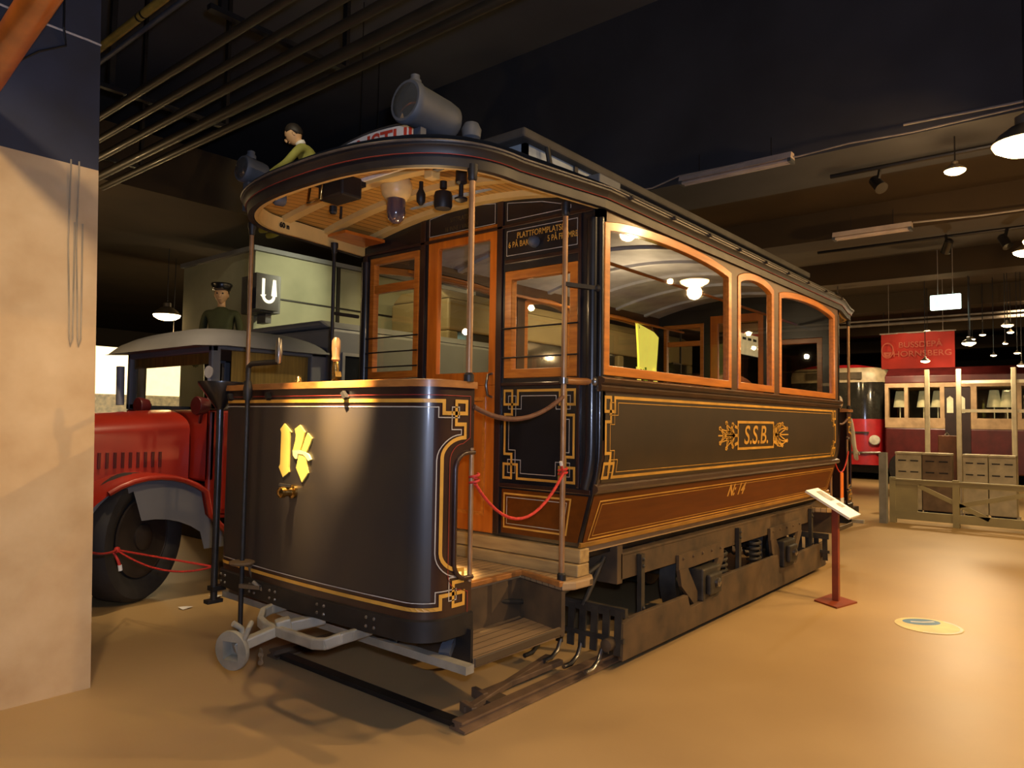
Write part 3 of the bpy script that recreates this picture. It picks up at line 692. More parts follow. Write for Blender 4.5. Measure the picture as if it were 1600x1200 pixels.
m = MB(); m.lathe([(.03, 2.66), (.03, 2.79), (.045, 2.80), (.05, 2.84), (.035, 2.87), (.01, 2.88)], (-.66, -.66, 0), n=18); m.build('roof_ventilator', M['lampgrey'], TR, smooth=40)
bt_ = lambda y: 2.955 - .28 * y * y
m = MB(); m.prism([(-.575, 2.70), (.575, 2.70)] + [(y, bt_(y)) for y in [.575 - 1.15 * k / 16 for k in range(17)]], 0, -.76, -.745); ds = m.build('destination_board', M['whitesign'], TR)
t = MB(); t.text('HORNSTULL', .125, lambda u, v: (-.7615, -u, bt_(u) - .068 + v), sx=1.32, bold=.003); t.build('board_lettering', M['redletter'], ds)
m = MB(); m.tube([(-.752, y, bt_(y)) for y in [.575 - 1.15 * k / 16 for k in range(17)]], .011, 6); m.build('board_frame', M['roof'], ds)
# ---------------------------------------------------------------- running gear
m = MB()
for sy in (-1, 1):
    m.bb(.50, 3.98, *sorted((sy * .83, sy * .79)), .49, .635)
    m.bb(.50, 3.98, *sorted((sy * .83, sy * .70)), .625, .645)
m.bb(.46, .52, -.83, .83, .47, .70); m.bb(3.96, 4.02, -.83, .83, .49, .645)
fr = m.build('truck_frame', M['dusty'], TR, bevel=.004)
for sy in (-1, 1):
    for x0, x1, cx in ((1.19, 1.90, 1.60), (2.84, 3.62, 3.18)):
        y = sy * .835
        m = MB(); m.prism([(x0, .44), (x1, .45), (x1, .555), (x0, .545)], 1, y, y + sy * .02)
        for k in range(5): m.ball((x0 + .06 + k * (x1 - x0 - .12) / 4, y + sy * .02, .515), .011, 8)
        hp = m.build('horn_plate', M['dusty'], TR)
        m = MB(); m.prism([(x0, .45), (x0 + .12, .45), (x0 + .36, .15), (x0 + .27, .15), (x0 + .03, .34)], 1, y, y + sy * .025); m.prism([(x1 - .10, .45), (x1, .45), (x1 - .12, .30), (x1 - .25, .15), (x1 - .33, .15)], 1, y, y + sy * .025)
        m.build('horn_leg', M['dusty'], hp)
        m = MB(); m.prism([(cx - .14, .20), (cx + .12, .20), (cx + .15, .42), (cx - .14, .42)], 1, sy * .76, sy * .90); m.prism([(cx - .10, .24), (cx + .09, .24), (cx + .10, .38), (cx - .10, .38)], 1, sy * .90, sy * .935)
        ab = m.build('axle_box', M['grease'], TR, bevel=.012)
        MB().lathe([(.03, 0), (.03, .02), (.01, .03)], (cx, sy * .935, .32), (0, sy, 0), 14).build('oil_cap', M['steel'], ab)
    for x in (1.95, 2.62):
        m = MB(); hel = [(x + .05 * math.cos(t * .55), sy * .80 + .05 * math.sin(t * .55), .26 + .0036 * t) for t in range(60)]; m.tube(hel, .012, 6); m.lathe([(.065, .24), (.065, .255)], (x, sy * .80, 0), n=16); m.build('coil_spring', M['grease'], TR, smooth=60)
    for x in (.70, 2.18, 3.90):
        m = MB(); m.bb(x - .02, x + .02, *sorted((sy * .865, sy * .835)), .27, .62)
        for z in (.59, .55, .30): m.ball((x, sy * .868, z), .012, 8)
        m.build('hanger_strap', M['grease'], TR)
    # guard boards with their cut-outs for the axle boxes
    y0, y1 = sorted((sy * .862, sy * .895))
    poly = [(.42, .055), (4.20, .055), (4.22, .285), (3.42, .275), (3.36, .20), (2.96, .20), (2.90, .325), (1.68, .325), (1.64, .21), (1.28, .195), (1.24, .285), (.56, .285), (.42, .27)]
    MB().prism(poly, 1, y0, y1).build('guard_board', M['dusty'], TR, bevel=.004)
    for x in (1.0, 1.75, 2.45, 3.2):
        for dx in (0, .14): 
            m = MB(); m.lathe([(.035, .64), (.035, .655), (.018, .66), (.022, .69), (.03, .70), (.022, .745)], (x + dx, sy * .74, 0), n=12); m.build('body_bolt', M['grease'], TR, smooth=40)
m = MB(); m.bb(.05, L - .05, -.80, .80, .69, .70); m.bb(.1, L - .1, -.78, -.70, .655, .69); m.bb(.1, L - .1, .70, .78, .655, .69); m.build('underframe', M['iron'], TR)
for cx in (1.60, 3.18):
    m = MB(); m.tube([(cx, -.74, .355), (cx, .74, .355)], .05, 14); ax_ = m.build('axle', M['grease'], TR, smooth=50)
    for sy in (-1, 1):
        m = MB(); m.lathe([(.05, -.03), (.09, -.03), (.09, -.015), (.22, -.015), (.22, -.05), (.30, -.055), (.325, -.055), (.30, .05), (.28, .05), (.22, .045), (.22, .01), (.09, .01), (.09, .05), (.05, .05)], (cx, sy * .72, .358), (0, sy, 0), 32); m.build('wheel', M['grease'], ax_, smooth=40)
    m = MB(); m.lathe([(.16, -.3), (.20, -.28), (.20, .28), (.16, .3)], (cx + (.28 if cx < 2 else -.28), 0, .36), (0, 1, 0), 20); m.build('motor', M['iron'], TR, smooth=40)
m = MB(); m.bb(1.9, 2.9, -.5, .5, .30, .62); m.build('resistance_box', M['iron'], TR)
# life guards at both ends of the truck
for T in (None, mirror):
    m = MB(T)
    m.bb(.30, .33, -.98, .98, .335, .385); m.bb(.28, .30, -.98, .98, .20, .225)
    for k in range(25): y = -.94 + 1.88 * k / 24; m.bar((.30, y, .37), (.285, y, .13), .045, .012, (1, 0, 0))
    lg = m.build('life_guard', M['grease'], TR)
    for k in range(7):
        y = -.84 + .14 * k
        m = MB(T); m.tube([(.285, y, .15), (.25, y, .09), (.19, y, .06), (.12, y, .058)], .013, 6); m.build('guard_finger', M['steel'] if k < 3 else M['grease'], lg, smooth=60)
    m = MB(T); m.lathe([(.035, 0), (.035, .05), (.02, .06)], (.28, -.90, .19), (-1, 0, 0), 14); m.build('guard_roller', M['dusty'], lg, smooth=40)
    for pp in ([(.30, -.70, .36), (.46, -.74, .62)], [(.30, .70, .36), (.46, .74, .62)], [(-.5, -.5, .50), (.1, -.62, .40), (.46, -.74, .60)]): MB(T).tube(pp, .015, 8).build('guard_stay', M['grease'], lg)
    m = MB(T); m.bar((-.95, -.98, .375), (-.95, .98, .375), .05, .035); m.build('fender_bar', M['coupler'], TR)
    for a_, b_ in (((-.95, -.5, .39), (-.6, -.5, .55)), ((-.95, .5, .39), (-.6, .5, .55)), ((-.92, -.80, .39), (-.70, -.70, .55))): MB(T).bar(a_, b_, .05, .035).build('fender_stay', M['lampgrey'], TR)
    for sy in (-1, 1):
        m = MB(T); m.bb(-1.05, .46, *sorted((sy * .50, sy * .42)), .47, .555); m.build('platform_bearer', M['iron'], TR)
    if T is None:
        # bumper iron and draw bar
        m = MB(); pts = [(-1.04, .20, .46), (-1.15, .20, .455), (-1.20, .18, .45), (-1.25, .12, .43), (-1.262, .05, .42), (-1.262, -.33, .42), (-1.25, -.40, .43), (-1.20, -.44, .45), (-1.15, -.45, .455), (-1.04, -.45, .46)]
        for a, b in zip(pts[:-1], pts[1:]): a, b = Vector(a), Vector(b); e_ = (b - a).normalized() * .007; m.bar(a - e_, b + e_, .03, .05)
        m.bar((-1.05, .2, .47), (-1.05, -.45, .47), .03, .03)
        ci = m.build('bumper_iron', M['coupler'], TR, bevel=.008)
        m = MB(); m.bar((-1.06, -.13, .455), (-1.24, -.03, .425), .06, .05); m.bar((-1.22, -.04, .43), (-1.44, .022, .365), .052, .048); m.bar((-1.20, -.06, .445), (-1.26, -.03, .432), .07, .062); db = m.build('draw_bar', M['coupler'], ci, bevel=.008)
        d = Vector((-.93, -.30, -.06)).normalized(); c = Vector((-1.445, .025, .358))
        m = MB()
        ax2 = d; u = Vector((0, 0, 1)).cross(ax2).normalized(); w = ax2.cross(u)
        ring = lambda r, h, n=32: [c + ax2 * h + (u * math.cos(2 * PI * k / n) + w * math.sin(2 * PI * k / n)) * r for k in range(n)]
        sq = lambda q, h, n=32: [c + ax2 * h + (u * max(-1, min(1, 1.42 * math.cos(2 * PI * k / n))) + w * max(-1, min(1, 1.42 * math.sin(2 * PI * k / n)))) * q for k in range(n)]
        R = [ring(.03, -.04), ring(.088, -.012), ring(.092, .0), ring(.088, .012), sq(.042, .014), sq(.034, -.03)]
        for r_ in R: r_.append(r_[0])
        m.grid(R); m.add(R[-1][:-1], [tuple(range(32))]); cf = m.build('coupler_face', M['coupler'], ci, smooth=40)
        m = MB(); m.tube([c + Vector((.05, -.01, .0)), c + Vector((.04, .0, .09)), c + Vector((.0, .0, .12))], .014, 8); m.tube([c + Vector((.02, -.06, .05)), c + Vector((.03, -.08, .11)), c + Vector((.06, -.05, .12))], .012, 8); m.build('coupling_pin', M['coupler'], ci, smooth=50)
        m = MB()
        for k in range(4): m.lathe([(.010, -.003), (.014, 0), (.010, .003)], c + Vector((.10, -.07, -.01 - .018 * k)), (1, k % 2, 0), 10)
        m.build('pin_chain', M['steel'], ci)

# ================================================================== track, ropes, floor objects
raildark = mat('rail_steel', (.21, .13, .07), .6, metal=.25, c2=(.10, .065, .04), scale=8)
for sy in (-1, 1):
    m = MB(); x0, x1 = -.78, 4.55; y = sy * .75
    pr = [(y - .05, .006), (y + .05, .006), (y + .05, .016), (y + .014, .022), (y + .014, .036), (y + .03, .04), (y + .03, .052), (y - .03, .052), (y - .03, .04), (y - .014, .036), (y - .014, .022), (y - .05, .016)]
    m.prism(pr, 0, x0, x1)
    tag(m.build('track_rail', raildark), 'worn steel rail under the %s wheels of the tram' % ('near-side, entrance-side' if sy < 0 else 'far-side'), 'rail', 'rails under the tram')
tag(MB().bb(-.76, -.70, -.70, .70, .006, .03).build('rail_tie_bar', M['iron']), 'dark iron tie bar joining the two rail ends in front of the tram', 'tie bar')
lev = [(((-.62, -.66, .03), (.22, -.52, .05)), 'long rusty lever lying between the rails, nearest the step'), (((-.45, -.58, .03), (.20, -.62, .05)), 'short rusty lever lying beside the long one between the rails')]
for (a, b), lb in lev:
    m = MB(); m.bar(a, b, .04, .03); m.bar(Vector(a) + Vector((.0, -.05, 0)), Vector(a) + Vector((.03, .06, .0)), .03, .05); o = m.build('floor_lever', raildark, bevel=.004); tag(o, lb, 'lever', 'levers between the rails')
tag(MB().prism([(-.48, -.69), (-.36, -.69), (-.35, -.62), (-.47, -.61)], 2, .004, .035).build('scrap_plate', M['dusty']), 'bent rusty plate lying against the near rail end', 'scrap plate')
def sag(a, b, d, n=14): 
    a, b = Vector(a), Vector(b); return [a.lerp(b, t / n) + Vector((0, 0, -d * 4 * (t / n) * (1 - t / n))) for t in range(n + 1)]
m = MB(); m.tube(sag((-.815, -.868, 1.13), (-.168, -.885, 1.145), .19), .0075, 8); m.tube(arc((0, 0), 1, 0, 0, 1) and [(-.815 + .02 * math.cos(t), -.862 + .022 * math.sin(t), 1.125 + .004 * t) for t in [k * .5 for k in range(26)]], .006, 6)
m.tube([(-.15 + .022 * math.cos(t), -.87 + .022 * math.sin(t), 1.135 + .003 * t) for t in [k * .5 for k in range(26)]], .006, 6); m.tube([(-.168, -.885, 1.15), (-.19, -.895, 1.17), (-.205, -.90, 1.195)], .006, 6)
ro = m.build('barrier_rope', M['rope'], smooth=60); tag(ro, 'red cord slung across the tram entrance between grab rod and post', 'rope', 'red barrier cords')
MB().tube([(-.205, -.90, 1.19), (-.213, -.902, 1.21)], .008, 8).build('rope_end', M['whitesign'], ro)
m = MB(); A = (-1.66, 1.15, .69); K = Vector((-1.30, 1.65, .585)); Bq = (-1.085, .885, .56)
m.tube(sag(A, K, .02), .007, 6); m.tube(sag(K, Bq, .0), .006, 6); m.tube(sag(K, Bq, .07), .006, 6); m.tube([K + Vector((.015, 0, .01)), K + Vector((-.02, -.0, -.01)), K + Vector((0, -.02, -.06)), K + Vector((.015, -.02, -.10))], .009, 6); m.ball(K, .02, 8)
ro = m.build('barrier_rope', M['rope'], smooth=60); tag(ro, 'knotted red cord stretched from concrete pillar to the tram dash', 'rope', 'red barrier cords')
MB().tube([K + Vector((.012, -.02, -.09)), K + Vector((.018, -.02, -.125))], .012, 8).build('rope_end', M['whitesign'], ro)
# rear entrance rope with orange tag
m = MB(); m.tube(sag((L + .16, -.885, 1.15), (L + .80, -.868, 1.13), .22), .0075, 8); ro = m.build('barrier_rope', M['rope'], smooth=60); tag(ro, 'red cord with an orange tag across the rear entrance of the tram', 'rope', 'red barrier cords')
m = MB(); m.bb(L + .42, L + .52, -.892, -.886, .66, .92); m.build('orange_tag', M['orangetag'], ro)
m = MB(); m.bb(L + .42, L + .52, -.894, -.885, .60, .66); m.build('tag_foot', M['whitesign'], ro)

# description stand
signred = mat('stand_red', (.26, .045, .012), .45, var=.2)
st = thing('description_stand', 'red metal stand holding a slanted white description board beside the tram', 'stand', (2.98, -1.33, 0))
m = MB(); m.prism([(2.75, -1.40), (2.88, -1.19), (3.20, -1.23), (3.05, -1.47)], 2, .0, .012); m.build('base', signred, st)
MB().bb(2.955, 3.005, -1.355, -1.305, .012, .74).build('post', signred, st, bevel=.004)
paper = mat('white_paper', (.85, .82, .72), .4, var=.05)

nrm = Vector((0, -.195, .335)).normalized()
b4 = [Vector((2.88, -1.13, .880)), Vector((3.20, -1.13, .880)), Vector((3.20, -1.465, .689)), Vector((2.88, -1.465, .689))]
m = MB(); m.add(b4 + [q - nrm * .018 for q in b4], [(0, 1, 2, 3), (7, 6, 5, 4), (0, 4, 5, 1), (1, 5, 6, 2), (2, 6, 7, 3), (3, 7, 4, 0)])
bo = m.build('board', paper, st)
pl_ = lambda u, v: b4[3].lerp(b4[2], u).lerp(b4[0].lerp(b4[1], u), v) + nrm * .002
m = MB(); m.flat([(.45, .55), (.85, .55), (.85, .9), (.45, .9)], pl_); m.flat([(.5, .30), (.8, .30), (.8, .45), (.5, .45)], pl_); m.build('picture', mat('printed_picture', (.30, .27, .20), .5, c2=(.12, .11, .08), scale=25), bo)
m = MB(); m.bar((2.96, -1.40, .70), (2.96, -1.20, .81), .03, .02); m.build('board_bracket', signred, st)
# floor sticker
fs = thing('floor_sticker', 'round yellowish floor sticker with a blue band lying on the floor beyond the stand', 'sticker', (2.70, -2.03, 0))
yl = mat('sticker_yellow', (.80, .66, .30), .5, var=.08); bl = mat('sticker_blue', (.05, .20, .42), .5, var=.1)
R_ = .215; c_ = (2.70, -2.03)
m = MB(); m.prism([(c_[0] + R_ * math.cos(2 * PI * k / 40), c_[1] + R_ * math.sin(2 * PI * k / 40)) for k in range(40)], 2, .001, .003); m.build('disc', yl, fs)
m = MB(); m.prism([(c_[0] + .075 + .13 * math.cos(t) * .64 + .085 * math.sin(t) * .77, c_[1] + .06 - .13 * math.cos(t) * .77 + .085 * math.sin(t) * .64) for t in [2 * PI * k / 30 for k in range(30)]], 2, .003, .0036); m.build('blue_band', bl, fs)
m = MB(); f_ = lambda u, v: (c_[0] + u, c_[1] + v, .0042); m.ribbon([(.03, .12), (.07, .05), (.14, -.01)], .022, f_); m.build('white_arrow', M['whitesign'], fs)
m = MB(); m.ribbon([(c_[0] * 0 + .20 * math.cos(t), .20 * math.sin(t)) for t in [PI + PI * .9 * k / 12 for k in range(13)]], .018, f_); m.build('white_rim', M['whitesign'], fs)
# ================================================================== THE HALL
conc = mat('pillar_concrete', (.62, .45, .25), .85, c2=(.47, .31, .15), scale=3.5, bump=.12, detail=8)
blue = mat('pillar_blue_paint', (.028, .034, .062), .7, c2=(.018, .020, .030), scale=3)
m = MB(); vs = lambda z: [(-2.75, 1.04, z), (-1.65 - .0252 * z, 1.04, z), (-1.66 - .0252 * z, 1.16, z), (-1.75 - .0252 * z, 1.75, z), (-2.75, 1.75, z)]
Z = [0, 2.70, 6.0]
for i in range(2):
    m.m = i; a, b = vs(Z[i]), vs(Z[i + 1]); n = 5
    m.add(a + b, [(k, (k + 1) % n, n + (k + 1) % n, n + k) for k in range(n)])
pil = m.build('concrete_pillar', [conc, blue]); tag(pil, 'bare concrete pillar painted dark blue above, at the left edge', 'pillar', kind='structure')
cordm = mat('pale_cord', (.42, .34, .22), .8)
for x0, lb in ((-1.853, 'pale cord hanging down the concrete pillar, the one farther from its corner'), (-1.815, 'pale cord hanging down the concrete pillar, the one nearer its corner')):
    m = MB(); m.tube([(x0, 1.033, 2.72), (x0, 1.028, 2.68), (x0 + .004, 1.034, 2.3), (x0 + .03, 1.034, 1.80), (x0 + .035, 1.034, 1.76), (x0 + .045, 1.034, 1.80), (x0 + .03, 1.034, 2.4)], .004, 6)
    tag(m.build('rope', cordm), lb, 'rope', 'pale cords on the pillar')
m = MB(); m.tube([(-2.35, 1.025, 3.42), (-2.193, 1.03, 3.382), (-1.988, 1.033, 3.372), (-1.80, 1.032, 3.372), (-1.735, 1.034, 3.37)], .006, 6); tag(m.build('white_cable', mat('white_cable', (.55, .5, .46), .6)), 'white cable running across the blue top of the pillar', 'cable')
m = MB(); m.tube([(-1.92, 1.03, 3.6), (-1.92, 1.012, 3.38), (-1.90, 1.032, 3.30), (-2.02, 1.032, 3.22), (-2.10, 1.032, 3.14), (-2.4, 1.032, 3.08)], .006, 6); tag(m.build('black_cable', M['black']), 'thin black cable drooping on the blue top of the pillar', 'cable')
orange = mat('orange_pipe_paint', (.60, .16, .02), .35, coat=.3)
tag(MB().tube([(-2.28, 1.035, 2.86), (-2.30, .4, 2.95), (-2.33, -.9, 3.13)], .062, 20).build('orange_pipe', orange, smooth=50), 'thick orange pipe crossing the top left corner in front of the pillar', 'pipe')

floorm = mat('floor_paint', (.43, .29, .128), .42, c2=(.35, .23, .10), scale=.9, detail=8, rvar=.08, spec=.35, bump=.015)
tag(MB().add([(-9, -10, 0), (32, -10, 0), (32, 20, 0), (-9, 20, 0)], [(0, 1, 2, 3)]).build('floor', floorm), 'smooth tan painted floor', kind='structure')
dark = mat('dark_ceiling', (.12, .12, .13), .85, c2=(.09, .09, .098), scale=.8)
slabm = mat('slab_concrete', (.052, .032, .012), .9, c2=(.034, .021, .008), scale=1.2, detail=7)
wallm = mat('hall_wall', (.07, .055, .038), .9, scale=.7)
tag(MB().bb(-9, 32, -10, 20, 6.0, 6.1).build('ceiling', dark), 'dark ceiling above the beams', kind='structure')
tag(MB().bb(32, 32.2, -10, 20, 0, 6).build('wall_back', wallm), None, kind='structure')
tag(MB().bb(-9, 32, 20, 20.2, 0, 6).build('wall_left', wallm), None, kind='structure')
tag(MB().bb(-9, 32, -10.2, -10, 0, 6).build('wall_right', wallm), None, kind='structure')
tag(MB().bb(-9.2, -9, -10, 20, 0, 6).build('wall_front', wallm), None, kind='structure')
slab_f = mat('slab_fascia', (.060, .062, .074), .85, scale=1.)
o = MB(); o.m = 0; o.bb(4.6, 32, -10, 5.3, 4.15, 4.6); o.m = 0; tag(o.build('ceiling_slab', slabm), 'brown concrete ceiling slab beyond the tram', kind='structure')
tag(MB().bb(3.66, 4.6, -10, 5.3, 3.92, 6.0).build('ceiling_beam', [slab_f]), 'deep dark beam carrying the fluorescent tube', kind='structure')
tag(MB().bb(-9, 32, 5.3, 20, 3.95, 4.6).build('ceiling_slab', slabm), 'brown concrete ceiling slab over the red truck', kind='structure')
for x in (6.4, 9.6, 13.2, 17.5, 22.5): tag(MB().bb(x, x + .5, -10, 5.3, 3.78, 4.15).build('ceiling_beam', slabm), None, kind='structure')
# conduits: parallel pipes high on the left
pipem = mat('brown_pipe', (.045, .032, .016), .5, coat=.1, scale=4); yp = mat('yellow_pipe', (.52, .34, .06), .45)
for k, (x, z, r) in enumerate(((-.86, 3.90, .030), (-.66, 3.90, .030), (-.47, 3.90, .034), (-.27, 3.88, .042), (-.12, 3.86, .034))):
    m = MB(); m.tube([(x, 5.3, z), (x, -6, z)], r, 12)
    tag(m.build('ceiling_pipe', pipem, smooth=60), '%s of the five brown pipes under the ceiling on the left, counted from the pillar' % ('first', 'second', 'third', 'fourth', 'fifth')[k], 'pipe', 'brown ceiling pipes')
m = MB(); m.tube([(-1.02, 5.3, 4.3), (-1.02, -3, 4.3)], .03, 12); yo = m.build('yellow_pipe', yp, smooth=60); tag(yo, 'yellow pipe with black bands beside the top of the pillar', 'pipe')
m = MB()
for y in (2.25, 2.32): m.lathe([(.032, 0), (.032, .02)], (-1.02, y, 4.3), (0, 1, 0), 12)
m.build('black_band', M['black'], yo)
m = MB(); m.tube([(-1.02, 5.3, 4.18), (-1.02, -3, 4.18)], .018, 10); tag(m.build('ceiling_conduit', M['lampgrey'], smooth=60), 'thin grey conduit just below the yellow pipe', 'pipe')
for k, y in enumerate((4.6, 2.9, 1.2, -.6, -2.4)):
    m = MB(); m.bb(-1.06, .0, y, y + .05, 3.945, 3.98); m.bb(-.99, -.95, y, y + .05, 3.98, 6.0); m.bb(-.03, .0, y, y + .05, 3.95, 6.0)
    tag(m.build('pipe_hanger', M['iron']), 'dark hanger frame over the brown ceiling pipes, %s from the pillar side' % ('first', 'second', 'third', 'fourth', 'fifth')[k], 'hanger', 'ceiling pipe hangers')
# fluorescent fittings and cables
tube_m = mat('fluorescent_tube', (.60, .50, .44), .4, var=.05)
def fluo(x, y0, y1, z, lb, g='unlit fluorescent fittings'):
    t = thing('fluorescent_fitting', lb, 'light', (x, (y0 + y1) / 2, z), g)
    m = MB(); m.prism([(x - .06, z + .0), (x + .06, z), (x + .04, z + .06), (x - .04, z + .06)], 1, y0, y1); m.build('housing', tube_m, t)
    for dx in (-.03, .03): m = MB(); m.tube([(x + dx, y0 + .03, z - .018), (x + dx, y1 - .03, z - .018)], .016, 10); m.build('tube', tube_m, t, smooth=60)
    m = MB(); m.bb(x - .06, x + .06, y0, y0 + .03, z - .035, z); m.bb(x - .06, x + .06, y1 - .03, y1, z - .035, z); m.build('end_cap', M['lampgrey'], t)
    m = MB(); m.tube([(x, y0 + .2, z + .05), (x, y0 + .2, z + .25)], .004, 6); m.tube([(x, y1 - .2, z + .05), (x, y1 - .2, z + .25)], .004, 6); m.build('hanger', M['iron'], t)
fluo(3.53, -.82, .31, 3.88, 'unlit pinkish fluorescent fitting hanging above the tram roof, the nearer one')
fluo(6.05, -1.33, -.47, 3.70, 'unlit fluorescent fitting under the farther beam, beyond the tram roof')
cabm = mat('grey_cable', (.34, .30, .27), .6)
m = MB(); m.tube([(3.3, .95, 3.83), (3.45, .6, 3.86), (3.46, .3, 3.93), (3.5, -.5, 3.93), (3.55, -.85, 3.90), (3.55, -1.3, 3.92), (3.56, -1.8, 3.90), (3.6, -2.6, 3.93), (3.6, -5, 3.93)], .008, 6); tag(m.build('ceiling_cable', cabm), 'thin grey cable strung along the beam past the nearer fluorescent fitting', 'cable')
m = MB(); m.tube([(3.40, -1.77, 3.92), (3.46, -2.5, 3.92), (3.48, -5, 3.92)], .011, 8); tag(m.build('ceiling_conduit', cabm), 'pale conduit beside the big glowing lamp', 'conduit')
m = MB(); m.tube([(6.0, -1.35, 3.74), (6.2, -2.0, 3.76), (6.3, -4, 3.78)], .010, 6); tag(m.build('ceiling_cable', cabm), 'thin cable leading from the farther fluorescent fitting to the right', 'cable')
m = MB(); m.tube([(7.0, .0, 3.76), (7.05, -5, 3.76)], .022, 8); tag(m.build('lighting_track', M['black']), 'black lighting track under the slab', 'track')
m = MB(); m.tube([(4.25, -.95, 3.88), (4.25, -5, 3.88)], .022, 8); tag(m.build('lighting_track', M['black']), 'black lighting track at the foot of the deep beam', 'track')

# ---------------------------------------------------------------- lamps
warm = (1., .60, .24)
hot = mat('lamp_glow', (1, .8, .5), .5, emit=(1., .66, .28), es=26)
hot2 = mat('lamp_glow_far', (1, .8, .5), .5, emit=(1., .70, .34), es=16)
shade_m = mat('lamp_shade', (.16, .13, .09), .5, metal=.3)
def light(kind, loc, energy, color=warm, size=.1, to=None, spot=100, blend=.5):
    d = bpy.data.lights.new(kind.lower() + '_lamp', kind); d.energy = energy; d.color = color
    if kind == 'AREA': d.size = size
    else: d.shadow_soft_size = size
    if kind == 'SPOT': d.spot_size = math.radians(spot); d.spot_blend = blend
    o = bpy.data.objects.new(kind.lower() + '_lamp', d); COL.objects.link(o); o.location = loc
    if to is not None: o.rotation_euler = (Vector(to) - Vector(loc)).to_track_quat('-Z', 'Y').to_euler()
    return o
def pendant(x, y, z, r, lb, g='lit pendant lamps', m_=hot, top=4.1, e=0, nm='pendant_lamp'):
    t = thing(nm, lb, 'lamp', (x, y, z), g)
    m = MB(); m.lathe([(r, 0), (r * .8, r * .28), (r * .45, r * .55), (r * .3, r * .62), (r * .3, r * .9), (r * .12, r)], (x, y, z), n=24); m.build('shade', shade_m, t, smooth=40)
    m = MB(); m.lathe([(r * .97, -.002), (r * .9, -r * .16), (r * .6, -r * .34), (r * .2, -r * .42), (.001, -r * .43)], (x, y, z), n=24); m.build('bulb', m_, t, smooth=60)
    MB().tube([(x, y, z + r), (x, y, top)], .006, 6).build('cord', M['black'], t)
    if e: light('POINT', (x, y, z - r * .5 - .05), e, size=.08)
    return t
pendant(3.05, -2.62, 3.46, .21, 'big glowing pendant lamp at the right edge, nearest of the lamps', e=45, top=6)
pendant(3.93, -2.06, 3.62, .085, 'small glowing lamp below and left of the nearest pendant, under the deep beam', top=3.92, e=10)
pendant(7.06, -2.33, 3.47, .14, 'glowing pendant lamp at the right edge, below the nearest one', top=3.78)
pendant(4.6, -2.64, 3.07, .17, 'glowing pendant lamp mirrored in the front side window of the tram', top=3.92, e=70)
pendant(10.0, -1.36, 2.72, .10, 'bright lamp in front of the red banner corner, biggest of the far lamps', m_=hot, top=4.15)
pendant(10.1, -.74, 2.47, .07, 'bright lamp just above the left white post, below the banner', m_=hot, top=4.15)
far = [((11.0, -1.25, 2.78), .04, 'tiny lamp touching the left side of the brightest far lamp'), ((11.2, -1.72, 2.80), .04, 'tiny lamp just right of the brightest far lamp'), ((14.063, .369, 3.3), .06, 'tiny lamp over the left half of the red banner'), ((13.017, -.272, 3.3), .055, 'tiny lamp above the top edge of the banner'),
       ((15.1, -.767, 3.3), .06, 'tiny lamp at the upper right corner of the banner'), ((13.0, -1.2, 3.16), .055, 'tiny lamp right of the banner, first in the row'), ((13.2, -1.62, 3.20), .06, 'tiny lamp right of the banner, second in the row'), ((11.6, -1.72, 3.15), .09, 'lamp at the right edge level with the banner top'),
       ((12.2, -1.80, 2.72), .05, 'tiny lamp at the right edge below the banner level, upper of two'), ((12.2, -1.86, 2.50), .07, 'lamp at the right edge below the banner level, lower of two'), ((12.5, -1.42, 2.72), .05, 'tiny lamp between the brightest far lamp and the right edge')]
for c, r, lb in far: pendant(*c, r, lb, 'small far lamps', hot2, 4.15)
# track spotlights
def spotl(x, y, z, d, lb, lit=True):
    t = thing('track_spotlight', lb, 'spotlight', (x, y, z), 'track spotlights'); d = Vector(d).normalized(); c = Vector((x, y, z))
    m = MB(); m.lathe([(.03, -.16), (.05, -.14), (.055, 0), (.06, .02)], c, d, 18); m.build('can', M['black'], t, smooth=40)
    MB().lathe([(.045, .0), (.045, .012)], c, d, 18).build('lens', hot if lit else M['iron'], t)
    MB().bar(c - d * .07, (x, y, z + .2), .02, .03).build('bracket', M['black'], t)
spotl(4.27, -1.40, 3.69, (-.45, -.5, -.7), 'black spotlight pointing down, on the track left of the small glowing lamp')
spotl(7.0, -2.15, 3.56, (-.3, -.4, -.8), 'black spotlight with lit lens near the right edge, under the slab')
spotl(7.0, -1.52, 3.58, (.5, .3, -.6), 'unlit black spotlight under the slab right of the farther fluorescent fitting', False)
spotl(9.8, .516, 3.6, (-.8, -.3, -.5), 'lit spotlight just above the far end of the tram roof')
# exit sign
ex = thing('exit_sign', 'lit green-white exit sign hanging from the ceiling at the right', 'sign', (9.5, -1.12, 3.2))
MB().bb(9.5, 9.58, -1.325, -.92, 3.21, 3.435).build('box', mat('exit_lit', (.8, 1, .9), .5, emit=(.72, 1., .86), es=3.2), ex, bevel=.01)
m = MB(); m.tube([(9.54, -1.02, 3.43), (9.54, -1.02, 4.15)], .006, 6); m.tube([(9.54, -1.22, 3.43), (9.54, -1.22, 4.15)], .006, 6); m.build('hanger', cabm, ex)
m = MB(); fx = lambda u, v: (9.4985, -1.12 - u, 3.322 + v); m.flat([(-.15, -.08), (-.06, -.08), (-.06, .08), (-.15, .08)], fx); m.build('pictogram', mat('exit_green', (.2, .8, .5), .5, emit=(.45, 1., .7), es=1.6), ex)
